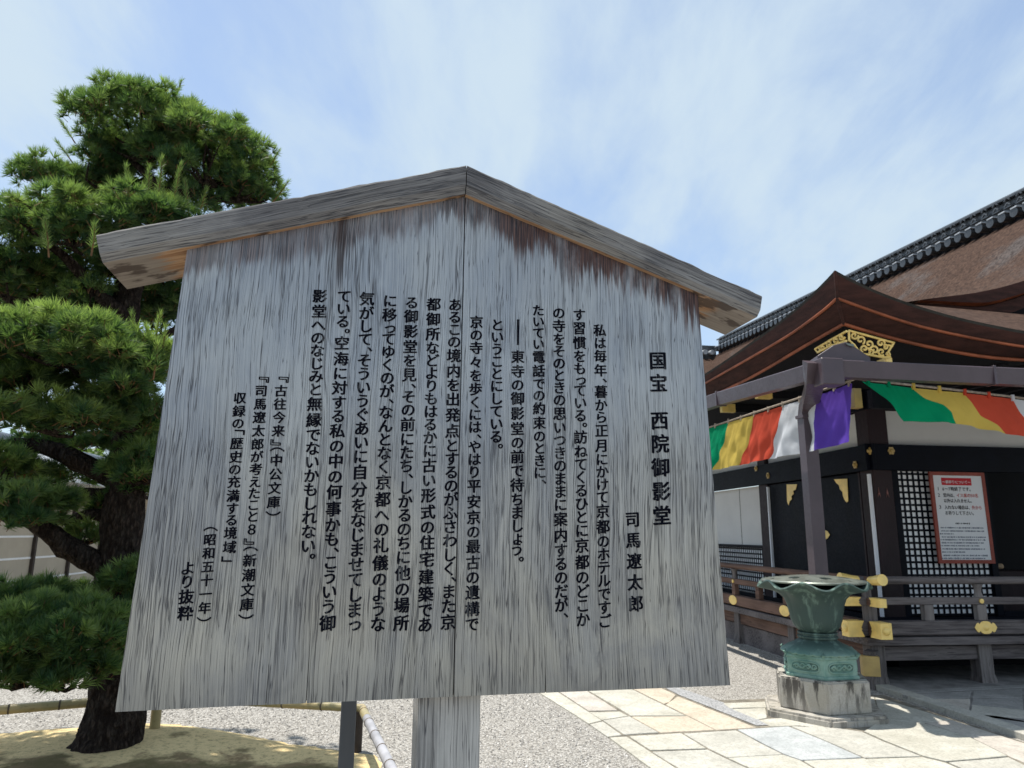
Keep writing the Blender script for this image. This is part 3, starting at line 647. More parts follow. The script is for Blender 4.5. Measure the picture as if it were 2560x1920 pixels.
box('under_floor_wall', (1.0, 1.0, 0), (LXF, 1.05, .47), m_soffit, hall); box('under_floor_wall', (1.0, 1.055, 0), (1.05, LYL, .47), m_soffit, hall)
box('skirting_board', (.06, .2, .0), (.09, LYL, .27), m_wx, hall)
# ---- railing
box('bottom_rail', (-.27, -.05, .555), (LXF, .06, .70), m_wx, hall, .008); box('bottom_rail', (-.05, -.27, .553), (.06, LYL, .698), m_wy, hall, .008)
box('middle_rail', (-.26, -.032, .868), (LXF, .032, .945), m_wx, hall, .006); box('middle_rail', (-.032, -.26, .866), (.032, LYL, .943), m_wy, hall, .006)
B().tube([(-.12, 0, 1.125), (LXF, 0, 1.125)], .042, 14).out('handrail', m_wx, hall, smooth=True); B().tube([(0, -.12, 1.128), (0, LYL, 1.128)], .042, 14).out('handrail', m_wy, hall, smooth=True)
for d in ((-1, 0), (0, -1)):
    p = [(d[0]*t, d[1]*t, 1.127+.035*max(0, t-.1)**1.2*4) for t in (.09, .12, .16, .2, .25, .30)]
    B().tube(p, [.044, .047, .048, .052, .058, .060], 20).out('gilt_rail_end', m_gold, hall, smooth=True)
    # gilt sleeves of the crossing rails with a notched inner edge
    for (z0, z1, hw, L0, L1) in ((.545, .71, .066, .10, .285), (.860, .952, .041, .09, .275)):
        b = B()
        zm = (z0+z1)/2; pr = [(L1, z0), (L0, z0), (L0+.034, zm-.012), (L0+.022, zm), (L0+.034, zm+.012), (L0, z1), (L1, z1)]
        if d[0]: b.prism([(-a_, -hw, c_) for a_, c_ in pr], (0, 2*hw, 0))
        else: b.prism([(-hw, -a_, c_) for a_, c_ in pr], (2*hw, 0, 0))
        b.out('gilt_rail_cap', m_gold, hall, .003, fix=True)
        if z0 < .6:
            q = Vector((-L1-.002, 0, .628)) if d[0] else Vector((0, -L1-.002, .628))
            B().tube([q, q+Vector((d[0], d[1], 0))*.012, q+Vector((d[0], d[1], 0))*.02], [.045, .036, .016], 14).out('gilt_boss', m_gold, hall, smooth=True)
def fitting(pts, org, uax, nrm, th=.008, name='gilt_fitting', mat=m_gold):
    org = Vector(org); uax = Vector(uax); nrm = Vector(nrm)
    return B().prism([org+u*uax+Vector((0, 0, w)) for u, w in pts], nrm*th).out(name, mat, hall, .003, fix=True)
OV = [(-.16, 0), (-.125, .05), (-.10, .058), (-.085, .04), (-.065, .062), (-.03, .075), (.03, .075), (.065, .062), (.085, .04), (.10, .058), (.125, .05), (.16, 0), (.125, -.05), (.10, -.058), (.085, -.04), (.065, -.062), (.03, -.075), (-.03, -.075), (-.065, -.062), (-.085, -.04), (-.10, -.058), (-.125, -.05)]
for x in (1.34, 4.0): fitting([(u*.86, w*.9) for u, w in OV], (x, -.052, .628), (1, 0, 0), (0, -1, 0)); B().tube([(x, -.058, .628), (x, -.072, .628)], [.04, .02], 14).out('gilt_boss', m_gold, hall, smooth=True)
HEX = [(.1*cos(a)*1.0, .068*sin(a)) for a in [k*pi/8 for k in range(16)]]
for y in (1.72, 3.28, 4.9, 6.6): fitting([(u*1.35, w*1.05) for u, w in HEX], (-.052, y, .628), (0, 1, 0), (-1, 0, 0))
for x in (1.34, 4.0): B().tube([(x, -.03, .905), (x, -.046, .905), (x, -.05, .905)], [.026, .026, .01], 16).out('gilt_stud', m_gold, hall, smooth=True)
for y in (1.72, 3.28, 4.9): B().tube([(-.03, y, .905), (-.046, y, .905), (-.05, y, .905)], [.026, .026, .01], 16).out('gilt_stud', m_gold, hall, smooth=True)
for i in range(12):
    x = .70+.64*i
    if x > LXF: break
    box('baluster', (x-.055, -.035, .702), (x+.055, .035, .866), m_wz, hall, .003)
    if i % 2: B().tube([(x, 0, .946), (x, 0, 1.0), (x, 0, 1.04), (x, 0, 1.085)], [.05, .034, .038, .06], 10).out('rail_bracket', m_wz, hall, smooth=True)
box('corner_newel', (-.034, -.034, .70), (.034, .034, 1.1), m_wz, hall)
box('corner_post', (.0, .0, .70), (.105, .105, .866), m_wz, hall)
for i in range(14):
    y = .95+.78*i
    box('baluster', (-.035, y-.055, .702), (.035, y+.055, .866), m_wy, hall, .003)
    if i % 2: B().tube([(0, y, .946), (0, y, 1.0), (0, y, 1.04), (0, y, 1.085)], [.05, .034, .038, .06], 10).out('rail_bracket', m_wz, hall, smooth=True)
Mr = Matrix.Translation((-.09, -.09, .26)) @ Matrix.Rotation(R(-45)+R(26), 4, 'Z')
B().box((-.085, -.05, -.10), (.085, .06, .10), Mr).out('gilt_beam_end', m_gold2, hall, .004)
Md = Matrix.Translation((-.09, -.09, .30)) @ Matrix.Rotation(R(45), 4, 'Z'); B().box((0, -.06, -.08), (.35, .06, .10), Md).out('corner_beam', m_wx, hall)
# ---- columns and walls (walls 1.03 / 1.2 m inside the veranda edge)
def colm(x, y): box('column', (x, y, .53), (x+.28, y+.28, 3.5), m_lacb, hall, .012)
colm(1.03, 1.2); colm(1.03, 4.12); colm(1.03, 7.2); colm(3.95, 1.2); colm(6.9, 1.2); colm(1.03, 10.3)
box('plaster_band', (1.312, 1.27, 2.79), (3.948, 1.30, 3.26), m_plast, hall); box('plaster_band', (4.232, 1.27, 2.79), (6.9, 1.30, 3.26), m_plast, hall)
box('plaster_band', (1.10, 1.482, 2.79), (1.13, 4.118, 3.26), m_plast, hall); box('plaster_band', (1.10, 4.402, 2.79), (1.13, 7.198, 3.26), m_plast, hall)
for z0, z1, t in ((2.45, 2.79, .05), (3.262, 3.52, .05), (.531, .60, .03)):
    box('tie_beam', (.92 if z0 > 2 else 1.0, 1.2-t, z0), (LXF, 1.2-.002, z1), m_lacq, hall, .004); box('tie_beam', (1.03-t, 1.202 if z0 < 2 else 1.1, z0-.001), (1.03-.002, LYL, z1-.001), m_lacq, hall, .004)
# gold flower studs on the tie beams
def stud(p, n):
    p = Vector(p); n = Vector(n); a = n.cross(Vector((0, 0, 1))); up = Vector((0, 0, 1)); b = B()
    b.prism([p+a*(.046*(1+.12*cos(6*t))*cos(t))+up*(.05*(1+.12*cos(6*t))*sin(t)) for t in [k*pi/12 for k in range(24)]], n*.012)
    b.tube([p+n*.012, p+n*.03, p+n*.038], [.026, .022, .008], 12); b.out('gilt_stud', m_gold2, hall, smooth=True, fix=True)
yn = 1.15-.002; xn = .98-.002
q = fr(2175, 1128, 1.15); q2 = fr(2227, 1127, 1.15)
stud((q2.x, yn, q2.z), (0, -1, 0)); 
for px in ((2174, 1128), (2139, 1162), (1891, 1171), (1921, 1189)):
    q = le(px[0], px[1], .98); stud((xn, q.y, q.z), (-1, 0, 0))
# ---- front bay: lattice shutter, doorway
lat = box('lattice_screen', (1.42, 1.262, .62), (2.62, 1.272, 2.45), m_paper, hall)
fb = B(); fb.box((1.315, 1.215, .602), (1.40, 1.275, 2.448)); fb.out('lattice_frame', m_lacq, hall); box('lattice_frame', (2.612, 1.215, .602), (2.70, 1.275, 2.448), m_lacq, hall)
P = .0805
vb = B().box((-.0135, -.004, .62), (.0135, .004, 2.448)).out('lattice_bar', m_lacq, lat); vb.location = (1.40+.0, 1.2555, 0)
for i in range(1, 16): copyob(vb, M=Matrix.Translation((1.40+P*i, 1.2555, 0)))
hb = B().box((1.38, -.0035, -.0135), (2.63, .0035, .0135)).out('lattice_bar', m_lacq, lat); hb.location = (0, 1.2555, .62)
for i in range(1, 23): copyob(hb, M=Matrix.Translation((0, 1.2555, .62+.0815*i)))
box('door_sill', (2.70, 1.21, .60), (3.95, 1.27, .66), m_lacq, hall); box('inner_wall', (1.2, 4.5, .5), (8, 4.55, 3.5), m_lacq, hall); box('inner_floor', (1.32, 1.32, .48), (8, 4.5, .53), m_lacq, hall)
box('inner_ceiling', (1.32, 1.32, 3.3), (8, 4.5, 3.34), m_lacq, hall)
box('lattice_screen', (4.24, 1.262, .62), (6.9, 1.272, 2.45), m_lacq, hall)
# ---- left side: doors with gilt fittings, far bay
for y0, y1 in ((1.49, 2.78), (2.79, 4.11)): box('door_leaf', (1.06, y0+.005, .605), (1.10, y1-.005, 2.44), m_lacq, hall, .004)
for y in (1.49, 2.78, 4.08): box('door_stile', (1.03, y-.0, .605), (1.058, y+.035, 2.44), m_lacb, hall)
def goldpoly(pix, off=1.052, name='gilt_corner_plate'):
    p = [le(x, y, off) for x, y in pix]; B().prism(p, (-.006, 0, 0)).out(name, m_gold, hall, fix=True)
def c2(x, y): return (1700+x/3.318, 900+y/3.318)
goldpoly([c2(*p) for p in ((887, 1032), (972, 1030), (962, 1075), (940, 1085), (945, 1110), (925, 1130), (930, 1155), (912, 1170), (902, 1205), (890, 1170))])
goldpoly([c2(*p) for p in ((1280, 990), (1388, 985), (1398, 1170), (1385, 1182), (1368, 1160), (1355, 1130), (1350, 1095), (1328, 1070), (1322, 1040), (1300, 1022))])
goldpoly([c2(*p) for p in ((1120, 1350), (1175, 1352), (1195, 1385), (1190, 1405), (1225, 1420), (1245, 1450), (1225, 1480), (1205, 1490), (1205, 1525), (1180, 1552), (1120, 1555), (1095, 1500), (1080, 1450), (1095, 1400))])
box('wall_panel', (1.10, 4.402, 1.42), (1.12, 7.2, 2.45), m_plast, hall); box('panel_seam', (1.094, 5.3, 1.42), (1.099, 5.306, 2.45), m_darkpost, hall)
box('wall_panel', (1.10, 7.48, .6), (1.12, 14, 2.45), m_plast, hall)
lat2 = box('lattice_screen', (1.085, 4.402, .602), (1.095, 7.2, 1.40), m_paper, hall); box('lattice_rail', (1.04, 4.402, 1.375), (1.10, 7.2, 1.425), m_lacq, hall)
vb = B().box((-.004, -.0115, .602), (.004, .0115, 1.38)).out('lattice_bar', m_lacq, lat2); vb.location = (1.079, 4.42, 0)
for i in range(1, 35): copyob(vb, M=Matrix.Translation((1.079, 4.42+P*i, 0)))
hb = B().box((-.0035, 4.402, -.0125), (.0035, 7.2, .0125)).out('lattice_bar', m_lacq, lat2); hb.location = (1.079, 0, .63)
for i in range(1, 10): copyob(hb, M=Matrix.Translation((1.079, 0, .63+P*i)))
for y in (1.225, 3.99): box('white_door_post', (.985, y, .60), (1.022, y+.035, 2.40), m_whitew, hall)
# pale inlays seen on the two near columns
for x in (1.09, 1.21):
    fitting([(-.022, -.07), (.0, .07), (.022, -.07), (.0, -.02)], (x, 1.197, 2.16), (1, 0, 0), (0, -1, 0), .003, 'column_charm', simple('faded_red_white', (.22, .10, .09), .8, .6, 20, 0))
# ---- roof
def lerpc(pts, t):
    if t <= pts[0][0]: return pts[0][1]
    for (a, za), (b, zb_) in zip(pts, pts[1:]):
        if t <= b:
            s = (t-a)/(b-a); return za+(zb_-za)*s
    return pts[-1][1]
def smoothc(pts, t, h=.22): return (lerpc(pts, t-h)+lerpc(pts, t+h)+2*lerpc(pts, t))/4 if t-h > pts[0][0] else lerpc(pts, t)
EF = [(-.91, 4.15), (-.68, 4.035), (-.45, 3.94), (-.01, 3.81), (.45, 3.71), (1.07, 3.62), (2, 3.54), (3.5, 3.49), (9, 3.49)]
EL = [(-1.35, 4.15), (-1.1, 4.085), (-.92, 4.05), (-.52, 3.985), (.01, 3.94), (.67, 3.895), (1.24, 3.86), (1.91, 3.83), (4, 3.78), (9, 3.78), (26, 3.9)]
SF = [(-.86, 3.89), (-.42, 3.75), (.03, 3.63), (.61, 3.54), (1.12, 3.48), (2, 3.42), (9, 3.38)]
SLf = [(-1.27, 3.89), (-1.0, 3.835), (-.36, 3.775), (.56, 3.75), (2.08, 3.72), (26, 3.68)]
TF = [(-.71, 3.68), (-.32, 3.58), (.14, 3.49), (.62, 3.42), (.98, 3.39), (9, 3.33)]
TL = [(-1.11, 3.68), (-.39, 3.65), (.37, 3.60), (.98, 3.57), (26, 3.5)]
NS = 46
def tt(i): s = i/NS; return s**1.7
def pF(tab, x0, y): return [Vector((x0+(9-x0)*tt(i), y, smoothc(tab, x0+(9-x0)*tt(i)))) for i in range(NS+1)]
def pL(tab, y0, x): return [Vector((x, y0+(26-y0)*tt(i), smoothc(tab, y0+(26-y0)*tt(i)))) for i in range(NS+1)]
L0 = (pF(EF, -.91, -1.35), pL(EL, -1.35, -.91)); S1 = (pF(SF, -.86, -1.27), pL(SLf, -1.27, -.86)); S2 = (pF(TF, -.71, -1.11), pL(TL, -1.11, -.71))
def strip(a, b, name, mat, parent=hall, smooth=True):
    v = list(a)+list(b); n = len(a); return fixn(mk(name, v, [(i, i+1, n+i+1, n+i) for i in range(n-1)], mat, parent, smooth))
dz = Vector((0, 0, 1))
for k in (0, 1):
    inn = Vector((0, .02, 0)) if k == 0 else Vector((.02, 0, 0))
    strip([p+dz*.0 for p in L0[k]], [p+inn*.3-dz*.028 for p in L0[k]], 'eave_lip', m_lip)
    strip([p+inn*.3-dz*.028 for p in L0[k]], [p+dz*.018 for p in S1[k]], 'bark_eave_edge', m_cut)
    B().tube(S1[k], .015, 8).out('copper_edge_strip', m_copper, hall, smooth=True)
    strip([p+inn*.6-dz*.015 for p in S1[k]], [p+dz*.02 for p in S2[k]], 'eave_fascia', m_cut)
    B().tube(S2[k], .018, 8).out('copper_edge_strip', m_copper, hall, smooth=True)
    wall = [Vector((max(1.0, p.x), 1.2, 3.52)) if k == 0 else Vector((1.03, max(1.2, p.y), 3.52)) for p in S2[k]]
    strip([p+inn*.6-dz*.02 for p in S2[k]], wall, 'soffit', m_soffit)
B().tube([L0[0][0]-dz*.01, S1[0][0]], .016, 6).out('corner_copper', m_cut, hall); B().tube([S1[0][0], S2[0][0]], [.018, .014], 8).out('corner_copper', m_cut, hall)
# rafters under the eaves
for i in range(28):
    x = -.4+i*.3
    B().box((x, -1.0, -.035), (x+.07, 1.2, .03), Matrix.Translation((0, 0, 3.36+.03)) @ Matrix.Rotation(0, 4, 'X')).out('rafter', m_soffit, hall) if x > 1.0 else None
PR = [(-.91, 0), (0, .30), (1, .60), (1.57, .72), (2.28, .83), (3, 1.03), (4, 1.5), (5, 2.2), (6, 3.2), (7, 4.05)]
def leftS(x, y):
    t = max(0, min(1, (x+.91)/2.6)); e = lerpc(EL, y)*(1-t)+3.89*t
    return e+smoothc(PR, x, .3)+.06*max(0, y-4.35)*max(0, x/7)**2
def frontS(x, y): s = (y+1.35)/1.85; return lerpc(EF, x)+.93*s*(1-.06*s) + .08*s*max(0, min(1, (x-.5)/1.5))
def sheet(name, xs, ys, fz, ok=lambda x, y: True):
    v = []; f = []; n = len(ys)
    for x in xs:
        for y in ys: v.append((x, y, fz(x, y)))
    for i in range(len(xs)-1):
        for j in range(n-1):
            if ok((xs[i]+xs[i+1])/2, (ys[j]+ys[j+1])/2): f.append((i*n+j, (i+1)*n+j, (i+1)*n+j+1, i*n+j+1))
    return fixn(mk(name, v, f, m_bark, hall, True))
def rg(a, b, n): return [a+(b-a)*i/n for i in range(n+1)]
sheet('roof_slope', rg(-.91, 2, 40)+rg(2, 9, 50)[1:], rg(-1.35, .5, 40), lambda x, y: min(frontS(x, y), leftS(x, y)))
sheet('roof_slope', rg(-.91, 7, 60), rg(.5, 6, 30)+rg(6, 26, 40)[1:], leftS)
sheet('roof_slope', rg(2.0, 9, 20), rg(.5, 1.1, 4), lambda x, y: frontS(x, .5)+(y-.5)*.35-.01)
sheet('roof_slope', rg(7, 14, 20), rg(.5, 26, 20), lambda x, y: leftS(14-x, y))
# verge of the gable
vx = rg(1.45, 7, 40); top = [Vector((x, .498, leftS(x, .5))) for x in vx]
def vdn(k, yo): return [Vector((p.x, yo, p.z-k*min(1, (p.x-1.45)/1.0))) for p in top]
strip(top, vdn(.16, .52), 'gable_verge', m_cut); strip(vdn(.16, .52), vdn(.18, .62), 'copper_edge_strip', m_copper)
strip(vdn(.19, .62), vdn(.36, .66), 'gable_verge', m_cut); strip(vdn(.36, .66), vdn(.36, 1.1), 'gable_soffit', m_soffit)
mk('gable_wall', [(2, 1.1, 4.3), (7, 1.1, 4.3), (7, 1.1, 8), (5, 1.1, 6), (4, 1.1, 5.2), (3, 1.1, 4.8)], [(0, 1, 2, 3, 4, 5)], m_soffit, hall)
# ridge with tiles
RX = 7.0
def rz(y): return 7.86+.062*(y-4.35)+(.004*(y-4.35)**2 if y < 4.35 else 0)
ys = rg(1.5, 19, 35)
def rb(name, x0, x1, z0, z1, mat):
    v = []; f = []
    for y in ys: v += [(x0, y, rz(y)+z0), (x1, y, rz(y)+z0), (x1, y, rz(y)+z1), (x0, y, rz(y)+z1)]
    for i in range(len(ys)-1):
        for k in range(4): f.append((i*4+k, i*4+(k+1) % 4, i*4+4+(k+1) % 4, i*4+4+k))
    f += [(0, 1, 2, 3), tuple(len(v)-4+k for k in range(4))]
    return fixn(mk(name, v, f, mat, hall))
rb('ridge_base_shade', RX-.02, RX+.3, -.3, .12, m_soffit); rb('ridge_course', RX-.06, RX+.33, .22, .26, m_tile); rb('ridge_body', RX+.0, RX+.28, .12, .52, m_tile); rb('ridge_course', RX-.08, RX+.36, .54, .58, m_tile)  # near-black base paints in the shadow gap under the tiles
B().tube([(RX+.14, y, rz(y)+.60) for y in ys], .11, 10).out('ridge_cap', m_tile, hall, smooth=True)
t0 = B().tube([(-.24, 0, .03), (.1, 0, .06)], .095, 12).out('ridge_tile', m_tile, hall, smooth=True); t0.location = (RX, 1.6, rz(1.6)+.08)
e0 = B().tube([(-.258, 0, .03), (-.24, 0, .03)], .100, 12).out('tile_end', m_tile, t0)
f0 = B().box((-.27, -.10, .105), (.0, .06, .135)).out('tile_glint', m_tile2, t0)  # pale strip stands in for the sun's highlight on the round tile
g0 = B().tube([(-.07, -.07, .31), (-.07, 0, .37), (-.07, .07, .31)], .022, 5).box((-.085, -.10, .27), (-.0, .10, .285)).tube([(-.07, -.07, .42), (-.07, 0, .48), (-.07, .07, .42)], .022, 5).out('pattern_tile', m_tile, t0)
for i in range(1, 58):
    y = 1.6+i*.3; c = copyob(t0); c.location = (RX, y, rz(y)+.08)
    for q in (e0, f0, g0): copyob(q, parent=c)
# ridge of the wing beyond
wr = [Vector((RX-.1-t*4.2, 19.2, rz(19)+.1)) for t in (0, 1)]
B().box((RX-4.3, 19.05, rz(19)-.25), (RX-.1, 19.45, rz(19)+.32)).out('far_ridge', m_tile, hall)
for i in range(14): B().tube([(RX-.35-.3*i, 18.8, rz(19)-.02), (RX-.35-.3*i, 19.1, rz(19)+.02)], .1, 10).out('ridge_tile', m_tile2, hall, smooth=True)
sheet('roof_slope', rg(RX-4.3, RX, 8), rg(17.0, 19.1, 6), lambda x, y: rz(19)-.2-(19.1-y)*.55)
# ---- gutter and downpipe
GX = -1.14; GY = -1.40
def gz(y): return 3.09+.062*(y+1.0)
def gut(a, b, name='gutter'):
    """a,b : (x,y,z of bottom) ; trough 0.15 deep"""
    a = Vector(a); b = Vector(b); d = (b-a).normalized(); s = Vector((d.y, -d.x, 0)).normalized()
    if abs(d.y) > abs(d.x): s = Vector((-1, 0, 0))
    else: s = Vector((0, -1, 0))
    pr = [(0, .0), (.02, .155), (.012, .165), (-.11, .165), (-.13, .155), (-.10, 0)]
    v = [p+s*q[0]+dz*q[1] for p in (a, b) for q in pr]; n = len(pr)
    f = [(i, (i+1) % n, n+(i+1) % n, n+i) for i in range(n)]+[tuple(range(n)), tuple(range(n, 2*n))]
    return fixn(mk(name, v, f, m_gutter, hall))
gut((GX, -1.40, gz(-1.4)+.0), (GX, 1.02, gz(1.02))); gut((GX, 1.03, gz(1.03)), (GX, 8, 3.5))
gut((GX, GY, 3.065), (.62, GY, 3.055)); gut((.63, GY, 3.057), (8, GY, 3.05)) 
for p, s in (((GX-.024, 1.0, gz(1.0)-.01), (.14, .03, .19)),): box('gutter_joint', p, tuple(a+b for a, b in zip(p, s)), m_gutter, hall, .004)
box('gutter_joint', (.61, GY-.026, 3.045), (.64, GY+.1, 3.235), m_gutter, hall, .004)
box('gutter_outlet', (GX-.05, GY-.05, 2.98), (GX+.17, GY+.12, 3.235), m_gutter, hall, .008)
# downpipe: swings back from the gutter corner to the ground behind the basin
top_ = Vector((GX+.03, GY+.04, 3.02)); k1 = fr(2019, 1035, -.33); bx = k1.x
PW = .082
def pipe_prism(path):
    b = B(); w = Vector((1, 0, 0)); u = Vector((0, 1, 0))
    for a, c in zip(path, path[1:]):
        n = len(b.v); d = .055
        q = []
        for p in (a, c): q += [p+Vector((-PW, -d, 0)), p+Vector((PW*.75, -d, 0)), p+Vector((PW*.75, d+.02, 0)), p+Vector((-PW, d+.02, 0))]
        b.v += q; b.f += [(n, n+1, n+5, n+4), (n+1, n+2, n+6, n+5), (n+2, n+3, n+7, n+6), (n+3, n, n+4, n+7)]
    return b
zk = fr(2019, 1030, -.33).z
def duct(path, w, h):
    b = B(); n = len(path)
    for i, p in enumerate(path):
        t = (path[min(i+1, n-1)]-path[max(i-1, 0)]).normalized(); sd = Vector((1, 0, 0)); u2 = sd.cross(t).normalized()
        b.v += [p-sd*w-u2*h, p+sd*w-u2*h, p+sd*w+u2*h, p-sd*w+u2*h]
    for i in range(n-1):
        for k in range(4): b.f.append((i*4+k, i*4+(k+1) % 4, i*4+4+(k+1) % 4, i*4+4+k))
    b.f += [(0, 1, 2, 3), tuple(4*n-4+k for k in range(4))]; return b
duct([fr(2034, 905, -1.34), fr(2034, 950, -1.26), fr(2033, 975, -.95), fr(2026, 1000, -.55), fr(2020, 1022, -.37), fr(2019, 1045, -.33)], .088, .05).out('downpipe_bend', m_gutter, hall, fix=True)
pipe_prism([Vector((bx, -.33, zk-.05)), Vector((bx, -.33, .0))]).out('downpipe', m_gutter, hall, fix=True)
box('pipe_clamp', (bx-PW-.015, -.33-.07, zk-.07), (bx+PW*.75+.015, -.33+.09, zk-.035), m_gutter, hall, .003)
# boxed corner beam above the gutter, with the gilt openwork bracket
def c1(x, y): return (1700+x/2.572, 450+y/2.572)
poly = [fr(*c1(*p), -1.30) for p in ((885, 1128), (950, 1085), (985, 1062), (1070, 1040), (1130, 1075), (1225, 1140), (1228, 1195), (885, 1200))]
B().prism(poly, (.05, .25, 0)).out('corner_beam_cover', m_gutter, hall, .006, fix=True)
poly = [fr(*c1(*p), -1.32) for p in ((1065, 1048), (1118, 1055), (1118, 1072), (1080, 1062))]; B().prism(poly, (0, .01, 0)).out('cover_flashing', m_plate, hall, fix=True)
def scroll(name, corners, fn, off, curls, nrm):
    b = B(); P_ = [fn(*c1(*p), off) for p in corners]
    b.tube(P_, .012, 6, True)
    for (cx_, cy_, r_, tw, ph) in curls:
        b.tube([fn(*c1(cx_+r_*(1-t/8.5)*cos(tw*t+ph), cy_+r_*(1-t/8.5)*sin(tw*t+ph)), off) for t in [k*.45 for k in range(17)]], .011, 6, True)
    b.out(name, m_gold, hall, smooth=True)
scroll('gilt_bracket', [(1085, 968), (1240, 1010), (1378, 1048), (1365, 1068), (1335, 1062)], fr, -1.13, [(1120, 1000, 26, 1, 0), (1160, 1030, 30, -1, 1), (1185, 1085, 26, 1, 2), (1215, 1055, 30, -1, 2), (1250, 1095, 32, 1, 3), (1290, 1050, 26, -1, 0), (1295, 1105, 26, 1, 1), (1335, 1120, 18, -1, 2), (1225, 1110, 22, 1, 4), (1320, 1075, 18, 1, 4)], None)
scroll('gilt_bracket', [(1085, 968), (1088, 1032), (1120, 1060), (1160, 1115), (1240, 1128), (1300, 1140), (1352, 1140), (1340, 1105), (1372, 1050)], fr, -1.135, [], None)
scroll('gilt_bracket', [(1072, 972), (980, 1022), (868, 1088), (885, 1108), (950, 1075), (1010, 1052), (1070, 1035)], le, -.72, [(1040, 1010, 20, 1, 0), (1000, 1035, 20, -1, 1), (960, 1052, 20, 1, 2), (915, 1078, 20, -1, 3)], None)
q = fr(*c1(1322, 1140), -1.05); q1 = fr(*c1(1370, 1192), -1.05); B().box((q.x, -1.05, q1.z), (q1.x, -.9, q.z)).out('gilt_beam_end', m_gold, hall, .004)
for pix in (((1802, 1010), (1843, 1031)), ((1890, 976), (1937, 997)), ((2127, 972), (2150, 1022))):
    a = le(pix[0][0], pix[0][1], -.4); b_ = le(pix[0][0], pix[1][1], -.4)
    sm = pix[0][0] > 2000
    box('gilt_beam_end', (-.4, a.y-.045, b_.z), (-.31 if sm else -.19, a.y+.045, a.z), m_gold2 if sm else m_gold, hall, .004); box('eave_beam', (-.19, a.y-.04, b_.z+.005), (1.03, a.y+.04, a.z-.005), m_soffit, hall)

# ================================================================== FIVE-COLOUR BANNERS
def crv(pts, t):
    n = len(pts)-1; s = t*n; i = min(n-1, int(s)); f = s-i; return (pts[i][0]*(1-f)+pts[i+1][0]*f, pts[i][1]*(1-f)+pts[i+1][1]*f)
def banner(root, stripes, fn, off, axis, amp):
    for nm, lft, rgt in stripes:
        nu, nv = 26, 22; v = []; f = []
        for j in range(nv+1):
            a = crv(lft, j/nv); b_ = crv(rgt, j/nv)
            for i in range(nu+1):
                s = i/nu; p = fn(a[0]*(1-s)+b_[0]*s, a[1]*(1-s)+b_[1]*s, off)
                w = p.x+p.y; dsp = amp*(j/nv)*(sin(w*9+p.z*4)+.5*sin(w*21-p.z*7))+.03*mnoise.noise(Vector((w*6+p.z*5, p.z*3-w*3, 1)))*(.3+j/nv)+.008*mnoise.noise(Vector((w*26+p.z*18, p.z*4, 7)))
                p = p+Vector((dsp, 0, 0) if axis == 0 else (0, dsp, 0)); v.append(p)
        for j in range(nv):
            for i in range(nu): q = j*(nu+1)+i; f.append((q, q+1, q+nu+2, q+nu+1))
        mk('cloth_stripe', v, f, CL[nm], root, True)
def c3(x, y): return (2100+x/3.317, 900+y/3.317)
def cc2(x, y): return (1700+x/3.318, 900+y/3.318)
bl_ = empty('banner', HO, BA, 'five colour striped cloth hung under the left eave, ending in purple behind the downpipe', 'banner', 'five colour banners hung under the eaves')
T = [(-60, 665), (170, 590), (400, 520), (613, 458), (850, 380), (1133, 300), (1425, 192)]; D = [(-290, 950), (30, 935), (278, 912), (480, 874), (730, 820), (1128, 752), (1435, 664)]
def bow(a, b, k): m = ((a[0]+b[0])/2+k, (a[1]+b[1])/2); return [cc2(*a), cc2((a[0]*.7+b[0]*.3)+k*.8, a[1]*.7+b[1]*.3), cc2(*m), cc2((a[0]*.3+b[0]*.7)+k*.8, a[1]*.3+b[1]*.7), cc2(*b)]
E_ = [bow(a, b, k) for a, b, k in zip(T, D, (0, 5, 8, 10, 8, -8, -12))]
banner(bl_, [(n, E_[i], E_[i+1]) for i, n in enumerate(('purple', 'green', 'yellow', 'red', 'white', 'purple'))], le, -.75, 0, .03)
B().tube([le(*cc2(x, y), -.75) for x, y in ((-400, 770), (-60, 655), (400, 508), (850, 360), (1150, 262), (1470, 150))], .012, 6).out('rope', m_rope, bl_)
for x, y in ((170, 582), (290, 548), (400, 512), (505, 482), (613, 448), (730, 412), (850, 370), (990, 330), (1150, 290), (1275, 235), (1400, 195)):
    p = le(*cc2(x, y), -.75); B().box((p.x-.006, p.y-.012, p.z-.03), (p.x+.016, p.y+.012, p.z+.04)).out('loop', m_rope, bl_)
br_ = empty('banner', HO, BA, 'five colour striped cloth hung under the front eave, starting with green', 'banner', 'five colour banners hung under the eaves')
def pc(*p): return [c3(*q) for q in p]
X = [pc((180, 178), (270, 240), (370, 315), (450, 395), (540, 507)), pc((597, 232), (690, 320), (850, 372), (930, 432), (980, 525)), pc((1020, 272), (1100, 360), (1170, 460), (1290, 545), (1382, 612)),
     pc((1428, 322), (1500, 430), (1600, 540), (1700, 610), (1790, 690)), pc((1850, 375), (1930, 480), (2040, 590), (2140, 660), (2240, 740)), pc((2280, 430), (2380, 540), (2480, 640), (2600, 720), (2700, 800))]
banner(br_, [(n, X[i], X[i+1]) for i, n in enumerate(('green', 'yellow', 'red', 'white', 'purple'))], fr, -1.0, 1, .022)
B().tube([fr(*c3(x, y), -1.0) for x, y in ((130, 155), (600, 208), (1020, 255), (1430, 305), (1900, 370), (2400, 440))], .012, 6).out('rope', m_rope, br_)
mm = ['green', 'green', 'yellow', 'yellow', 'red', 'red', 'white', 'white']
for (x, y), c in zip(((230, 165), (400, 187), (605, 210), (820, 232), (1030, 258), (1230, 282), (1428, 305), (1600, 330)), mm):
    p = fr(*c3(x, y+12), -1.0); B().box((p.x-.014, p.y-.018, p.z-.03), (p.x+.014, p.y+.006, p.z+.035)).out('loop', CL[c], br_)

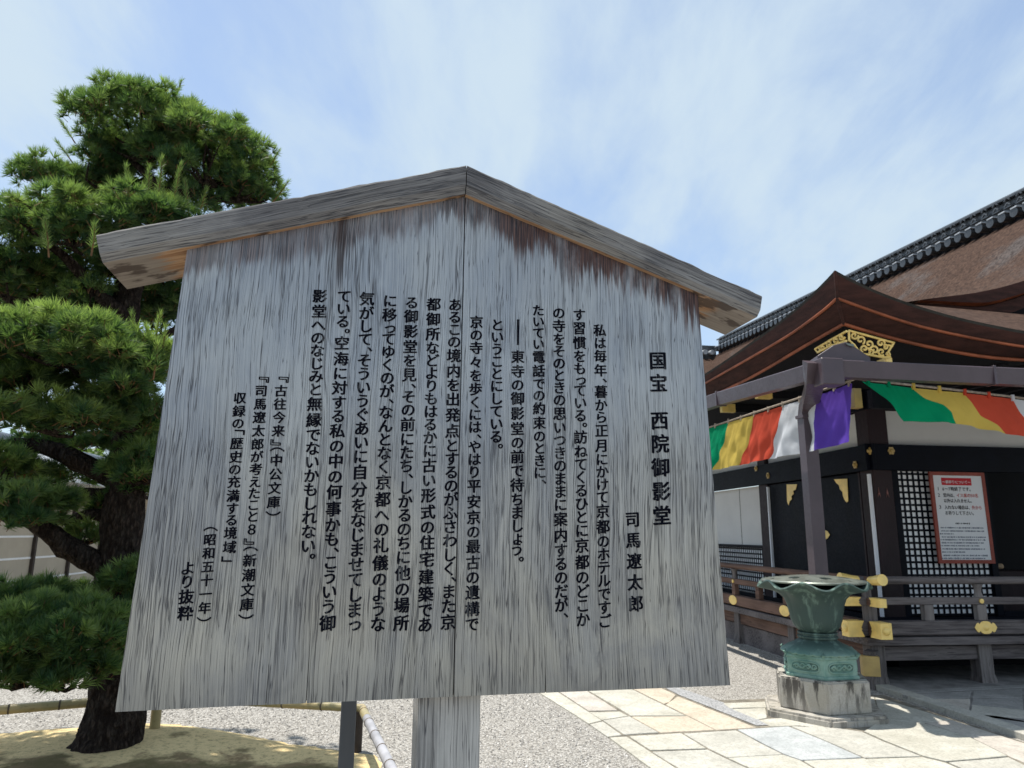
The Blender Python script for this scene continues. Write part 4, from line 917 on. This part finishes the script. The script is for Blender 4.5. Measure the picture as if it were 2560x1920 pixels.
# ================================================================== RED FRAMED NOTICE ON THE LATTICE
nt = empty('framed_notice', HO, BA, 'white printed notice in a red brown frame hung on the lattice beside the doorway', 'sign')
NX0, NX1, NZ0, NZ1 = 1.80, 2.60, 1.262, 2.44; NY = 1.145
box('notice_panel', (NX0+.04, NY+.004, NZ0+.04), (NX1-.04, NY+.02, NZ1-.04), m_signw, nt)
fbm = B(); fbm.box((NX0, NY-.004, NZ0), (NX0+.046, NY+.024, NZ1)); fbm.box((NX1-.046, NY-.004, NZ0), (NX1, NY+.024, NZ1)); fbm.box((NX0+.046, NY-.0035, NZ0), (NX1-.046, NY+.024, NZ0+.046)); fbm.box((NX0+.046, NY-.0035, NZ1-.046), (NX1-.046, NY+.024, NZ1)); fbm.out('notice_frame', m_signred, nt)
for x in (NX0+.02, NX1-.02): B().tube([(x, NY+.01, NZ1), (x, NY+.03, NZ1+.09)], .004, 5).out('hanging_wire', m_plate, nt)
zz = lambda y: NZ1-(y-155)/(1445-155)*(NZ1-NZ0)
def hline(text, x, z, em, mat, name='printed_line', tr=1.0):
    V, Fc = [], []; cur = x
    for ch in text:
        if ch == ' ': cur += em*.5; continue
        g, gf = glyph(ch); w = max(p[0] for p in g); adv = (1.0 if ord(ch) > 0x2000 else .6)*em*tr
        for q, (ox, oy) in enumerate(((0, 0), (.035, .0), (.0, -.03))):
            n = len(V)
            V += [(cur+(gx+ox)*em*tr, NY+.0022-.0006*q, z+(gy-.35+oy)*em) for gx, gy in g]; Fc += [tuple(n+i for i in f) for f in gf]
        cur += adv
    return mk(name, V, Fc, mat, nt)
box('title_band', (NX0+.165, NY+.0025, zz(345)), (NX0+.60, NY+.006, zz(240)), m_red, nt)
hline('〜朝参りについて〜', NX0+.175, zz(300), .046, m_signw, tr=1.0)
hline('1', NX0+.09, zz(398), .062, m_ink); hline('6〜7時終了です。', NX0+.165, zz(400), .058, m_ink, tr=.93)
hline('2', NX0+.09, zz(488), .062, m_ink); hline('堂内は、', NX0+.165, zz(490), .056, m_ink, tr=.86); hline('イス席の50名', NX0+.165+.056*.86*4, zz(490), .056, m_redw, tr=.92)
hline('以外は入れません。', NX0+.165, zz(568), .056, m_ink, tr=.86)
hline('3', NX0+.09, zz(658), .062, m_ink); hline('入れない場合は、', NX0+.165, zz(662), .056, m_ink, tr=.88); hline('外から', NX0+.165+.056*.88*8, zz(662), .056, m_redw, tr=.88)
hline('お祈りして下さい。', NX0+.165, zz(742), .056, m_ink, tr=.88)
random.seed(3)
for i, (y, x0, x1) in enumerate([(888, .30, .50), (950, .08, .68), (995, .08, .70), (1035, .06, .26), (1080, .08, .70), (1118, .06, .70), (1160, .07, .68), (1200, .06, .60), (1245, .07, .68), (1288, .06, .38), (1335, .07, .70), (1375, .05, .66)]):
    b = B(); x = x0
    while x < x1:
        w = random.uniform(.007, .016); h = random.uniform(.006, .0105)
        b.box((NX0+x, NY+.0025, zz(y)-h), (NX0+x+w, NY+.0035, zz(y)+h)); x += w+random.choice((.003, .004, .005, .012))
    b.out('printed_line', m_grey if i else m_ink, nt)

# ================================================================== things in the hall doorway
bl2 = empty('offering_stand', Hw @ Vector((3.35, 1.75, .53)), BA, 'small dark stand with pale wooden roller ends in the open doorway', 'stand')
box('stand_body', (-.35, -.15, 0), (.5, .2, .62), m_lacb, bl2, .01); box('stand_leg', (-.33, -.13, -.0), (-.28, -.08, .1), m_lacb, bl2)
B().tube([(-.48, -.17, .68), (-.28, -.17, .68)], .035, 12).out('roller', simple('pale_wood', (.34, .24, .15), .7), bl2, smooth=True)
pg = B().tube([(0, 0, .0), (0, 0, .05), (.005, 0, .16), (.01, -.01, .2)], [.018, .022, .02, .012], 8).out('peg', simple('pale_peg', (.42, .36, .26), .7), None, smooth=True); q = Hw @ Vector((.33, .32, .08)); pg.location = q
tag(pg, 'short pale wooden peg standing in the dark gap under the veranda floor', 'peg')

# ================================================================== PLASTER WALL BEHIND THE PINE
XW = -12.2
wallo = empty('plaster_wall', Hw @ Vector((XW, 0, 0)), BA, 'ochre plaster boundary wall with white lines, dark posts and a tiled top behind the pine', 'wall')
box('wall_body', (-.4, 3, -.05), (0, 45, 2.55), m_wallp, wallo)
for z in (.26, .66, 1.06, 1.46, 1.86): box('white_line', (0, 3, z-.018), (.008, 45, z+.018), m_line, wallo)
for i in range(18): box('wall_post', (-.01, 4.7+1.47*i, -.05), (.06, 4.77+1.47*i, 2.5), m_darkpost, wallo)
box('stone_footing', (.0, 3, -.05), (.10, 45, .10), SL['grey'], wallo)
mk('tiled_roof', [(.65, 2.8, 2.55), (.65, 45.2, 2.55), (-.2, 45.2, 3.1), (-.2, 2.8, 3.1), (-1.05, 45.2, 2.55), (-1.05, 2.8, 2.55), (.65, 2.8, 2.50), (.65, 45.2, 2.50), (-1.05, 45.2, 2.5), (-1.05, 2.8, 2.5)], [(0, 1, 2, 3), (3, 2, 4, 5), (6, 9, 8, 7), (0, 6, 7, 1), (5, 4, 8, 9)], m_tile2, wallo)
rt = B().tube([(.66, 0, 2.58), (-.2, 0, 3.13)], .05, 8).out('roll_tile', m_tile2, wallo, smooth=True); rt.location.y = 3
for i in range(1, 120): copyob(rt, M=Matrix.Translation((0, 3+.28*i, 0)))
B().tube([(-.2, 2.8, 3.18), (-.2, 45.2, 3.18)], .14, 10).out('ridge_tile', m_tile, wallo, smooth=True)

# ================================================================== PINE AND OTHER TREES
TD = Vector((0, 1, 0))
def tp(x, y, d=0.): return hit(x, y, (0, 5.6+d, 0), TD)      # point at pixel x,y in the tree's plane, d metres further
pine = empty('pine_tree', (-2.88, 5.6, 0), 0, 'tall cloud pruned pine with layered needle pads and rough leaning trunk', 'tree')
PO = Vector((-2.88, 5.6, 0))
def rough_tube(pts, rad, seg=18, amp=.12, sub=6):
    P_ = [Vector(p) for p in pts]; v = []; out = []; rr = []
    n = len(P_)-1
    for i in range(n):
        for j in range(sub):
            t = j/sub; a, b_, c, d = P_[max(i-1, 0)], P_[i], P_[i+1], P_[min(i+2, n)]
            out.append(.5*((2*b_)+(-a+c)*t+(2*a-5*b_+4*c-d)*t*t+(-a+3*b_-3*c+d)*t**3)); rr.append(rad[i]*(1-t)+rad[i+1]*t)
    out.append(P_[-1]); rr.append(rad[-1])
    b = B().tube(out, rr, seg)
    for k in range(len(out)*seg):
        q = b.v[k]; c = out[k//seg]; d = q-c; w = 1+amp*mnoise.noise(Vector((q.x*14, q.y*14, q.z*5)))+amp*.9*mnoise.noise(q*32)
        b.v[k] = c+d*w
    return b
def loc_(b):
    b.v = [q-PO for q in b.v]; return b
loc_(rough_tube([tp(215, 1990), tp(262, 1890), tp(285, 1790), tp(292, 1650), tp(298, 1520), tp(300, 1400), tp(312, 1250), tp(322, 1100), tp(330, 950), tp(312, 820, .05), tp(330, 700, .1), tp(390, 590, .1), tp(440, 470, .1)],
    [.36, .25, .195, .155, .14, .145, .145, .125, .125, .11, .10, .075, .055, .02], 30, .13, 8)).out('trunk', m_pbark, pine, smooth=True)
BR = [([(290, 1440), (230, 1400), (165, 1365), (110, 1320), (60, 1290), (20, 1240)], [.10, .085, .085, .07, .05, .03], -.5),
      ([(300, 1300), (230, 1285), (160, 1300), (90, 1275), (20, 1300)], [.06, .045, .035, .025, .015], .1),
      ([(305, 1240), (220, 1235), (120, 1235), (40, 1200), (-60, 1150)], [.06, .05, .05, .04, .03], .1),
      ([(320, 1210), (230, 1170), (150, 1130), (60, 1110), (-40, 1120)], [.08, .08, .07, .05, .035], -.1),
      ([(300, 1460), (230, 1530), (150, 1580), (60, 1600), (-40, 1640)], [.05, .04, .035, .03, .02], -.95),
      ([(310, 830), (240, 780), (160, 750), (60, 740), (-40, 720)], [.08, .06, .05, .04, .025], .0),
      ([(312, 790), (250, 740), (180, 660), (110, 600), (60, 560)], [.07, .055, .04, .03, .02], -.55),
      ([(330, 960), (260, 930), (180, 940), (80, 960), (-20, 950)], [.07, .05, .04, .03, .02], -1.05),
      ([(335, 900), (380, 860), (430, 830), (500, 820)], [.05, .04, .03, .02], .3),
      ([(325, 1420), (360, 1440), (390, 1480), (400, 1540)], [.04, .03, .02, .012], -.1),
      ([(395, 590), (330, 560), (250, 520), (200, 480)], [.045, .035, .025, .015], .2),
      ([(440, 480), (520, 460), (600, 440), (660, 450)], [.04, .03, .022, .012], .0),
      ([(430, 500), (360, 430), (290, 370), (220, 340)], [.04, .03, .022, .012], -.1),
      ([(440, 450), (460, 400), (490, 350), (500, 320)], [.035, .028, .02, .012], .2),
      ([(440, 480), (380, 470), (300, 450), (220, 450)], [.035, .028, .02, .012], .4),
      ([(450, 480), (560, 500), (640, 500), (690, 480)], [.03, .025, .02, .012], .4),
      ([(330, 700), (420, 680), (520, 640), (600, 620)], [.05, .04, .03, .02], .5)]
for pts, rad, dd in BR:
    n = len(pts)-1
    loc_(rough_tube([tp(x, y, dd*(i/n)) for i, (x, y) in enumerate(pts)], rad, 12, .16, 5)).out('branch', m_pbark, pine, smooth=True)
# needle pads: (cx, cy, depth offset, rx, ry px, rdepth m, tufts, painted brightness, shell)
random.seed(11)
PX = .00338
PADS = [
 (368, 352, -.1, 150, 102, .6, 900, .40, 'dome'), (525, 415, -.1, 145, 100, .55, 860, .35, 'dome'), (300, 420, .1, 90, 50, .4, 200, .2, 'pad'), (600, 475, .1, 85, 40, .5, 180, .1, 'pad'), (265, 455, .1, 60, 40, .5, 110, .2, 'pad'), (430, 500, .6, 170, 30, .3, 180, .05, 'pad'),
 (175, 478, .25, 115, 42, .5, 260, .25, 'pad'), (190, 580, -.6, 230, 62, .6, 560, .65, 'pad'), (415, 545, -.7, 105, 40, .35, 190, .6, 'pad'),
 (0, 640, -.3, 120, 100, .5, 260, .3, 'pad'), (270, 660, .35, 150, 55, .45, 220, .1, 'pad'), (420, 700, .5, 110, 75, .5, 240, .05, 'pad'), (60, 780, .55, 120, 45, .4, 140, .05, 'pad'),
 (400, 790, .75, 110, 70, .4, 210, .05, 'pad'), (190, 875, -1.1, 230, 72, .6, 700, .95, 'pad'), (330, 930, -1.0, 110, 72, .5, 300, .8, 'pad'), (60, 960, -.95, 120, 55, .45, 220, .6, 'pad'),
 (110, 1050, -1.1, 150, 38, .45, 300, .75, 'pad'), (300, 1040, -.7, 125, 62, .45, 330, .4, 'pad'), (395, 1130, .2, 60, 80, .35, 200, .05, 'pad'), (170, 1110, .1, 150, 26, .3, 150, .15, 'pad'),
 (55, 1270, -.75, 100, 56, .4, 280, .15, 'pad'), (115, 1190, .1, 90, 20, .3, 80, .3, 'pad'), (365, 1215, .15, 65, 40, .3, 130, .1, 'pad'), (205, 1342, .1, 55, 18, .25, 60, .5, 'pad'), (255, 1272, .2, 40, 22, .25, 45, .2, 'pad'),
 (110, 1590, -1.0, 175, 72, .45, 640, .15, 'pad'), (90, 690, .1, 130, 50, .5, 200, .1, 'pad'), (320, 740, .45, 90, 45, .4, 120, .05, 'pad'), (40, 1500, -.8, 85, 32, .35, 130, .2, 'pad'), (190, 1690, -1.0, 72, 38, .3, 130, .0, 'pad'), (50, 1690, -1.05, 48, 36, .25, 70, .0, 'pad'),
 (355, 1480, -.3, 50, 80, .25, 240, .1, 'pad'), (345, 1610, -.25, 34, 60, .2, 90, .05, 'pad'), (355, 1170, -.3, 62, 55, .25, 160, .15, 'pad'), (20, 720, -.2, 100, 50, .4, 200, .2, 'pad'), (230, 760, .0, 110, 40, .4, 160, .1, 'pad'), (20, 880, -.6, 80, 60, .4, 200, .5, 'pad'), (10, 1180, -.4, 70, 40, .3, 120, .15, 'pad'), (330, 640, .0, 60, 40, .3, 110, .2, 'pad'), (225, 1500, .0, 30, 15, .15, 24, .3, 'pad')]
def build_pad(spec):
    cx_, cy_, dd, rx, ry, rd, n, br, kind = spec
    rx *= 1+dd/5.6; ry *= 1+dd/5.6
    nv, nf, tint = [], [], []; tb = B(); seen = set()
    C0 = tp(cx_, cy_, dd); K = max(3, int(n/(14 if kind == 'dome' else 10))); subs = []
    while len(subs) < K:
        u = Vector((random.gauss(0, 1), random.gauss(0, 1), random.gauss(0, 1))).normalized()
        if kind == 'dome':
            if u.z < -.15 and random.random() < .9: continue
            r = random.uniform(.80, .98)
        else: r = random.random()**.4*.95
        p = u*r
        if kind == 'pad' and p.z < -.45 and random.random() < .6: continue
        subs.append((p, random.uniform(.085, .15)*(1+dd*.05)))
    for p0_, sr in subs:
      c = C0+Vector((p0_.x*rx*PX, p0_.y*rd, p0_.z*ry*PX))
      for t in range(random.randint(15, 22)):
        u = Vector((random.gauss(0, 1), random.gauss(0, 1), random.gauss(0, 1))).normalized()
        if u.z < -.1: u.z = -u.z*random.random()
        u.normalize(); p = p0_+Vector((0, 0, u.z*.12))
        q = c+Vector((u.x*1.15, u.y*1.15, u.z*.8))*sr*random.uniform(.7, 1.0)
        cell = (int(q.x/.042), int(q.y/.042), int(q.z/.042))
        if cell in seen: continue
        seen.add(cell)
        ax = (Vector((u.x*.75, u.y*.75-.1, .45+.6*u.z))+Vector((random.gauss(0, .18), random.gauss(0, .18), random.gauss(0, .12)))).normalized()
        out_ = max(0, min(1, (p.z+.3)/1.0))*(.45+.55*max(0, u.z)); tv = min(1, max(0, (.34+br*.85)*out_**1.1+random.gauss(0, .18))); dk = random.random()  # tint paints sunlit tops and shaded inner tufts, plus random tone
        s = random.uniform(.85, 1.2)
        # twig
        b0 = q-ax*.09*s
        if random.random() < .45: tb.tube([b0+ax*.03, q], [.0024, .0018], 3, False)
        a1 = ax.orthogonal().normalized(); a2 = ax.cross(a1)
        whorls = 2 if random.random() < .45 else 1
        for wv in range(whorls):
            base = q-ax*(.028*wv*s)
            for k in range(34 if wv == 0 else 20):
                th = random.uniform(0, 2*pi); ph = 1.0*sqrt(random.random())+.05 if wv == 0 else random.uniform(.5, 1.15)
                d = (ax*cos(ph)+(a1*cos(th)+a2*sin(th))*sin(ph)); L = random.uniform(.062, .088)*s*(1 if wv == 0 else .85)
                w = d.cross(Vector((random.gauss(0, 1), random.gauss(0, 1), random.gauss(0, 1)))).normalized()*.0030
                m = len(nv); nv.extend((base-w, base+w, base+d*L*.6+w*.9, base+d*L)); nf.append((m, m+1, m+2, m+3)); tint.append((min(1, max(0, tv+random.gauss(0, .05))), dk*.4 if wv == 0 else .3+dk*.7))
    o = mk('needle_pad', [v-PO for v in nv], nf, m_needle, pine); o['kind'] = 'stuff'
    at = o.data.color_attributes.new('tint', 'FLOAT_COLOR', 'CORNER'); arr = []
    for a, b_ in tint: arr += [a, b_, 0, 1]*4
    at.data.foreach_set('color', arr)
    tw = loc_(tb).out('twig_mass', m_twig, pine); tw['kind'] = 'stuff'
    # inner boughs feeding the pad
    bb = B(); c = tp(cx_, cy_, dd)-Vector((0, 0, ry*PX*.55))
    for k in range(max(4, int(n/70))):
        u = Vector((random.gauss(0, 1), random.gauss(0, 1), abs(random.gauss(0, .6))-.1)).normalized()*random.uniform(.6, .92)
        e = tp(cx_, cy_, dd)+Vector((u.x*rx*PX, u.y*rd, u.z*ry*PX)); m1 = c.lerp(e, .5)+Vector((random.gauss(0, .05), random.gauss(0, .05), random.gauss(0, .03)-.02))
        bb.tube([c+Vector((random.gauss(0, .05), 0, 0)), c.lerp(m1, .5)+Vector((0, 0, -.02)), m1, m1.lerp(e, .6), e], [.018, .014, .011, .007, .003], 5)
    o = loc_(bb).out('bough_mass', m_pbark, pine); o['kind'] = 'stuff'
for sp in PADS: build_pad(sp)
# upright candles: long shoots with needles along them
random.seed(5)
nv, nf, tint = [], [], []; tb = B()
for (x, y, h, lean, dd) in [(120, 1165, 0, 0, 0)][:0]+[(322, 470, 85, -6, -.85), (365, 480, 95, 8, -.85), (395, 455, 90, 10, -.8), (430, 475, 100, 22, -.8), (470, 500, 75, -8, -.5), (300, 520, 80, -25, -.5), (500, 505, 50, 15, -.4), (78, 545, 110, -12, -.3), (55, 600, 80, -10, -.3),
        (262, 225, 62, -12, .0), (440, 225, 36, 14, .0), (300, 225, 36, -4, .0), (665, 410, 50, 32, .1), (690, 480, 40, 30, .1), (650, 380, 40, 20, .1), (180, 330, 45, -30, .1), (172, 380, 40, -30, .1),
        (15, 830, 75, -10, -1.15), (90, 835, 85, -22, -1.15), (205, 850, 90, -30, -1.15), (338, 845, 95, -8, -1.15), (378, 850, 100, 22, -1.15), (400, 870, 80, 14, -1.15), (262, 850, 50, 5, -1.15), (385, 905, 70, 8, -1.2), (120, 600, 70, -8, -1.15), (230, 600, 60, 6, -1.2)]:
    a = tp(x, y+h*.35, dd); b_ = tp(x+lean, y+h*.35-h, dd-.05); ax = (b_-a).normalized(); L = (b_-a).length; a1 = ax.orthogonal().normalized(); a2 = ax.cross(a1)
    tb.tube([a-ax*.05, a.lerp(b_, .5)+a1*.006, b_], [.006, .005, .003], 5)
    nn = int(L/.0017)
    for k in range(nn):
        t = k/nn; base = a.lerp(b_, t); th = k*2.4; ph = 1.0-.65*t+random.gauss(0, .12); d = ax*cos(ph)+(a1*cos(th)+a2*sin(th))*sin(ph)
        LL = random.uniform(.045, .062); w = d.cross(Vector((random.gauss(0, 1), random.gauss(0, 1), random.gauss(0, 1)))).normalized()*.0021; m = len(nv)
        nv.extend((base-w, base+w, base+d*LL*.6+w*.9, base+d*LL)); nf.append((m, m+1, m+2, m+3)); tint.append((min(1, max(0, .45+.35*(y > 700)+random.gauss(0, .12))), random.random()*.5))
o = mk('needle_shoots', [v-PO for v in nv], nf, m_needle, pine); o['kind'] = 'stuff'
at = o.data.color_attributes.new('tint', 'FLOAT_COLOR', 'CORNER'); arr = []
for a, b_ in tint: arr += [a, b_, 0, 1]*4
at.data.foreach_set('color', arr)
o = loc_(tb).out('shoot_stems', m_twig, pine, smooth=True); o['kind'] = 'stuff'
# trees beyond the wall
def far_tree(x, y, h, r, label, seed):
    random.seed(seed); t = empty('garden_tree', (x, y, 0), 0, label, 'tree', 'trees beyond the plaster wall')
    B().tube([(0, 0, 0), (.1, 0, h*.3), (0, .1, h*.6), (.1, 0, h*.85)], [.2, .16, .1, .04], 8).out('trunk', m_pbark, t, smooth=True)
    v, f, ti = [], [], []
    for k in range(2600):
        u = Vector((random.gauss(0, 1), random.gauss(0, 1), random.gauss(0, 1))).normalized()*random.random()**.4; p = Vector((u.x*r, u.y*r, h*.68+u.z*h*.34))*(1+0*k)
        p += Vector((mnoise.noise(u*3+Vector((seed, 0, 0))), mnoise.noise(u*3), mnoise.noise(u*4)))*.5
        a = Vector((random.gauss(0, 1), random.gauss(0, 1), random.gauss(0, 1))).normalized(); b_ = a.orthogonal().normalized(); s = random.uniform(.08, .17); m = len(v)
        v += [p-a*s, p+b_*s*.5, p+a*s, p-b_*s*.5]; f.append((m, m+1, m+2, m+3)); ti.append((random.random(), random.random()))
    o = mk('crown', v, f, m_leaf, t); o['kind'] = 'stuff'; at = o.data.color_attributes.new('tint', 'FLOAT_COLOR', 'CORNER'); arr = []
    for a, b_ in ti: arr += [a, b_, 0, 1]*4
    at.data.foreach_set('color', arr)
far_tree(-14.5, 22, 4.6, 2.2, 'bushy green tree beyond the wall, seen through the pine beside its trunk', 3); far_tree(-19, 21, 4.2, 2.0, 'lower bushy tree beyond the wall at the far left', 4)

# ================================================================== BAMBOO GUARD RAIL
fen = empty('bamboo_fence', gnd(395, 1815), 0, 'low bamboo guard rail on short posts around the foot of the pine', 'fence')
FOo = gnd(395, 1815)
zr_ = .3
p0 = gnd(0, 1775, zr_); p1 = gnd(395, 1742, zr_); p2 = gnd(905, 1771, zr_); p3 = gnd(985, 1935, zr_)
pl = p0+(p0-p1)*1.6; p4 = p3+(p3-p2)*.9
def bam(a, b, mat, r=.033):
    L = (b-a).length; n = int(L/.32)+1; pts = []; rad = []; d = (b-a).normalized()
    bb = B().tube([a-FOo, b-FOo], r, 14); o = bb.out('bamboo_rail', mat, fen, smooth=True)
    for i in range(n):
        c = a+d*(.12+i*.32)-FOo
        if (c+FOo-a).length > L-.03: break
        B().tube([c-d*.006, c, c+d*.006], [r+.0008, r+.0035, r+.0008], 14, False).out('bamboo_node', m_node, o, smooth=True)
bam(pl, p1, m_bam, .034); bam(p1, p2, m_bam, .03)
pm = p2+(p3-p2)*.2; bam(p2, pm, m_bam, .032); bam(pm, p4, m_bamg, .031)
for p, r in ((p1, .04), (p2+Vector((-.03, .0, 0)), .042), (p4, .04), (pl, .04)):
    q = p-FOo; B().tube([(q.x, q.y, -.1), (q.x, q.y, zr_-.02)], r, 10).out('fence_post', m_darkpost if r > .041 else m_bam, fen, smooth=True)
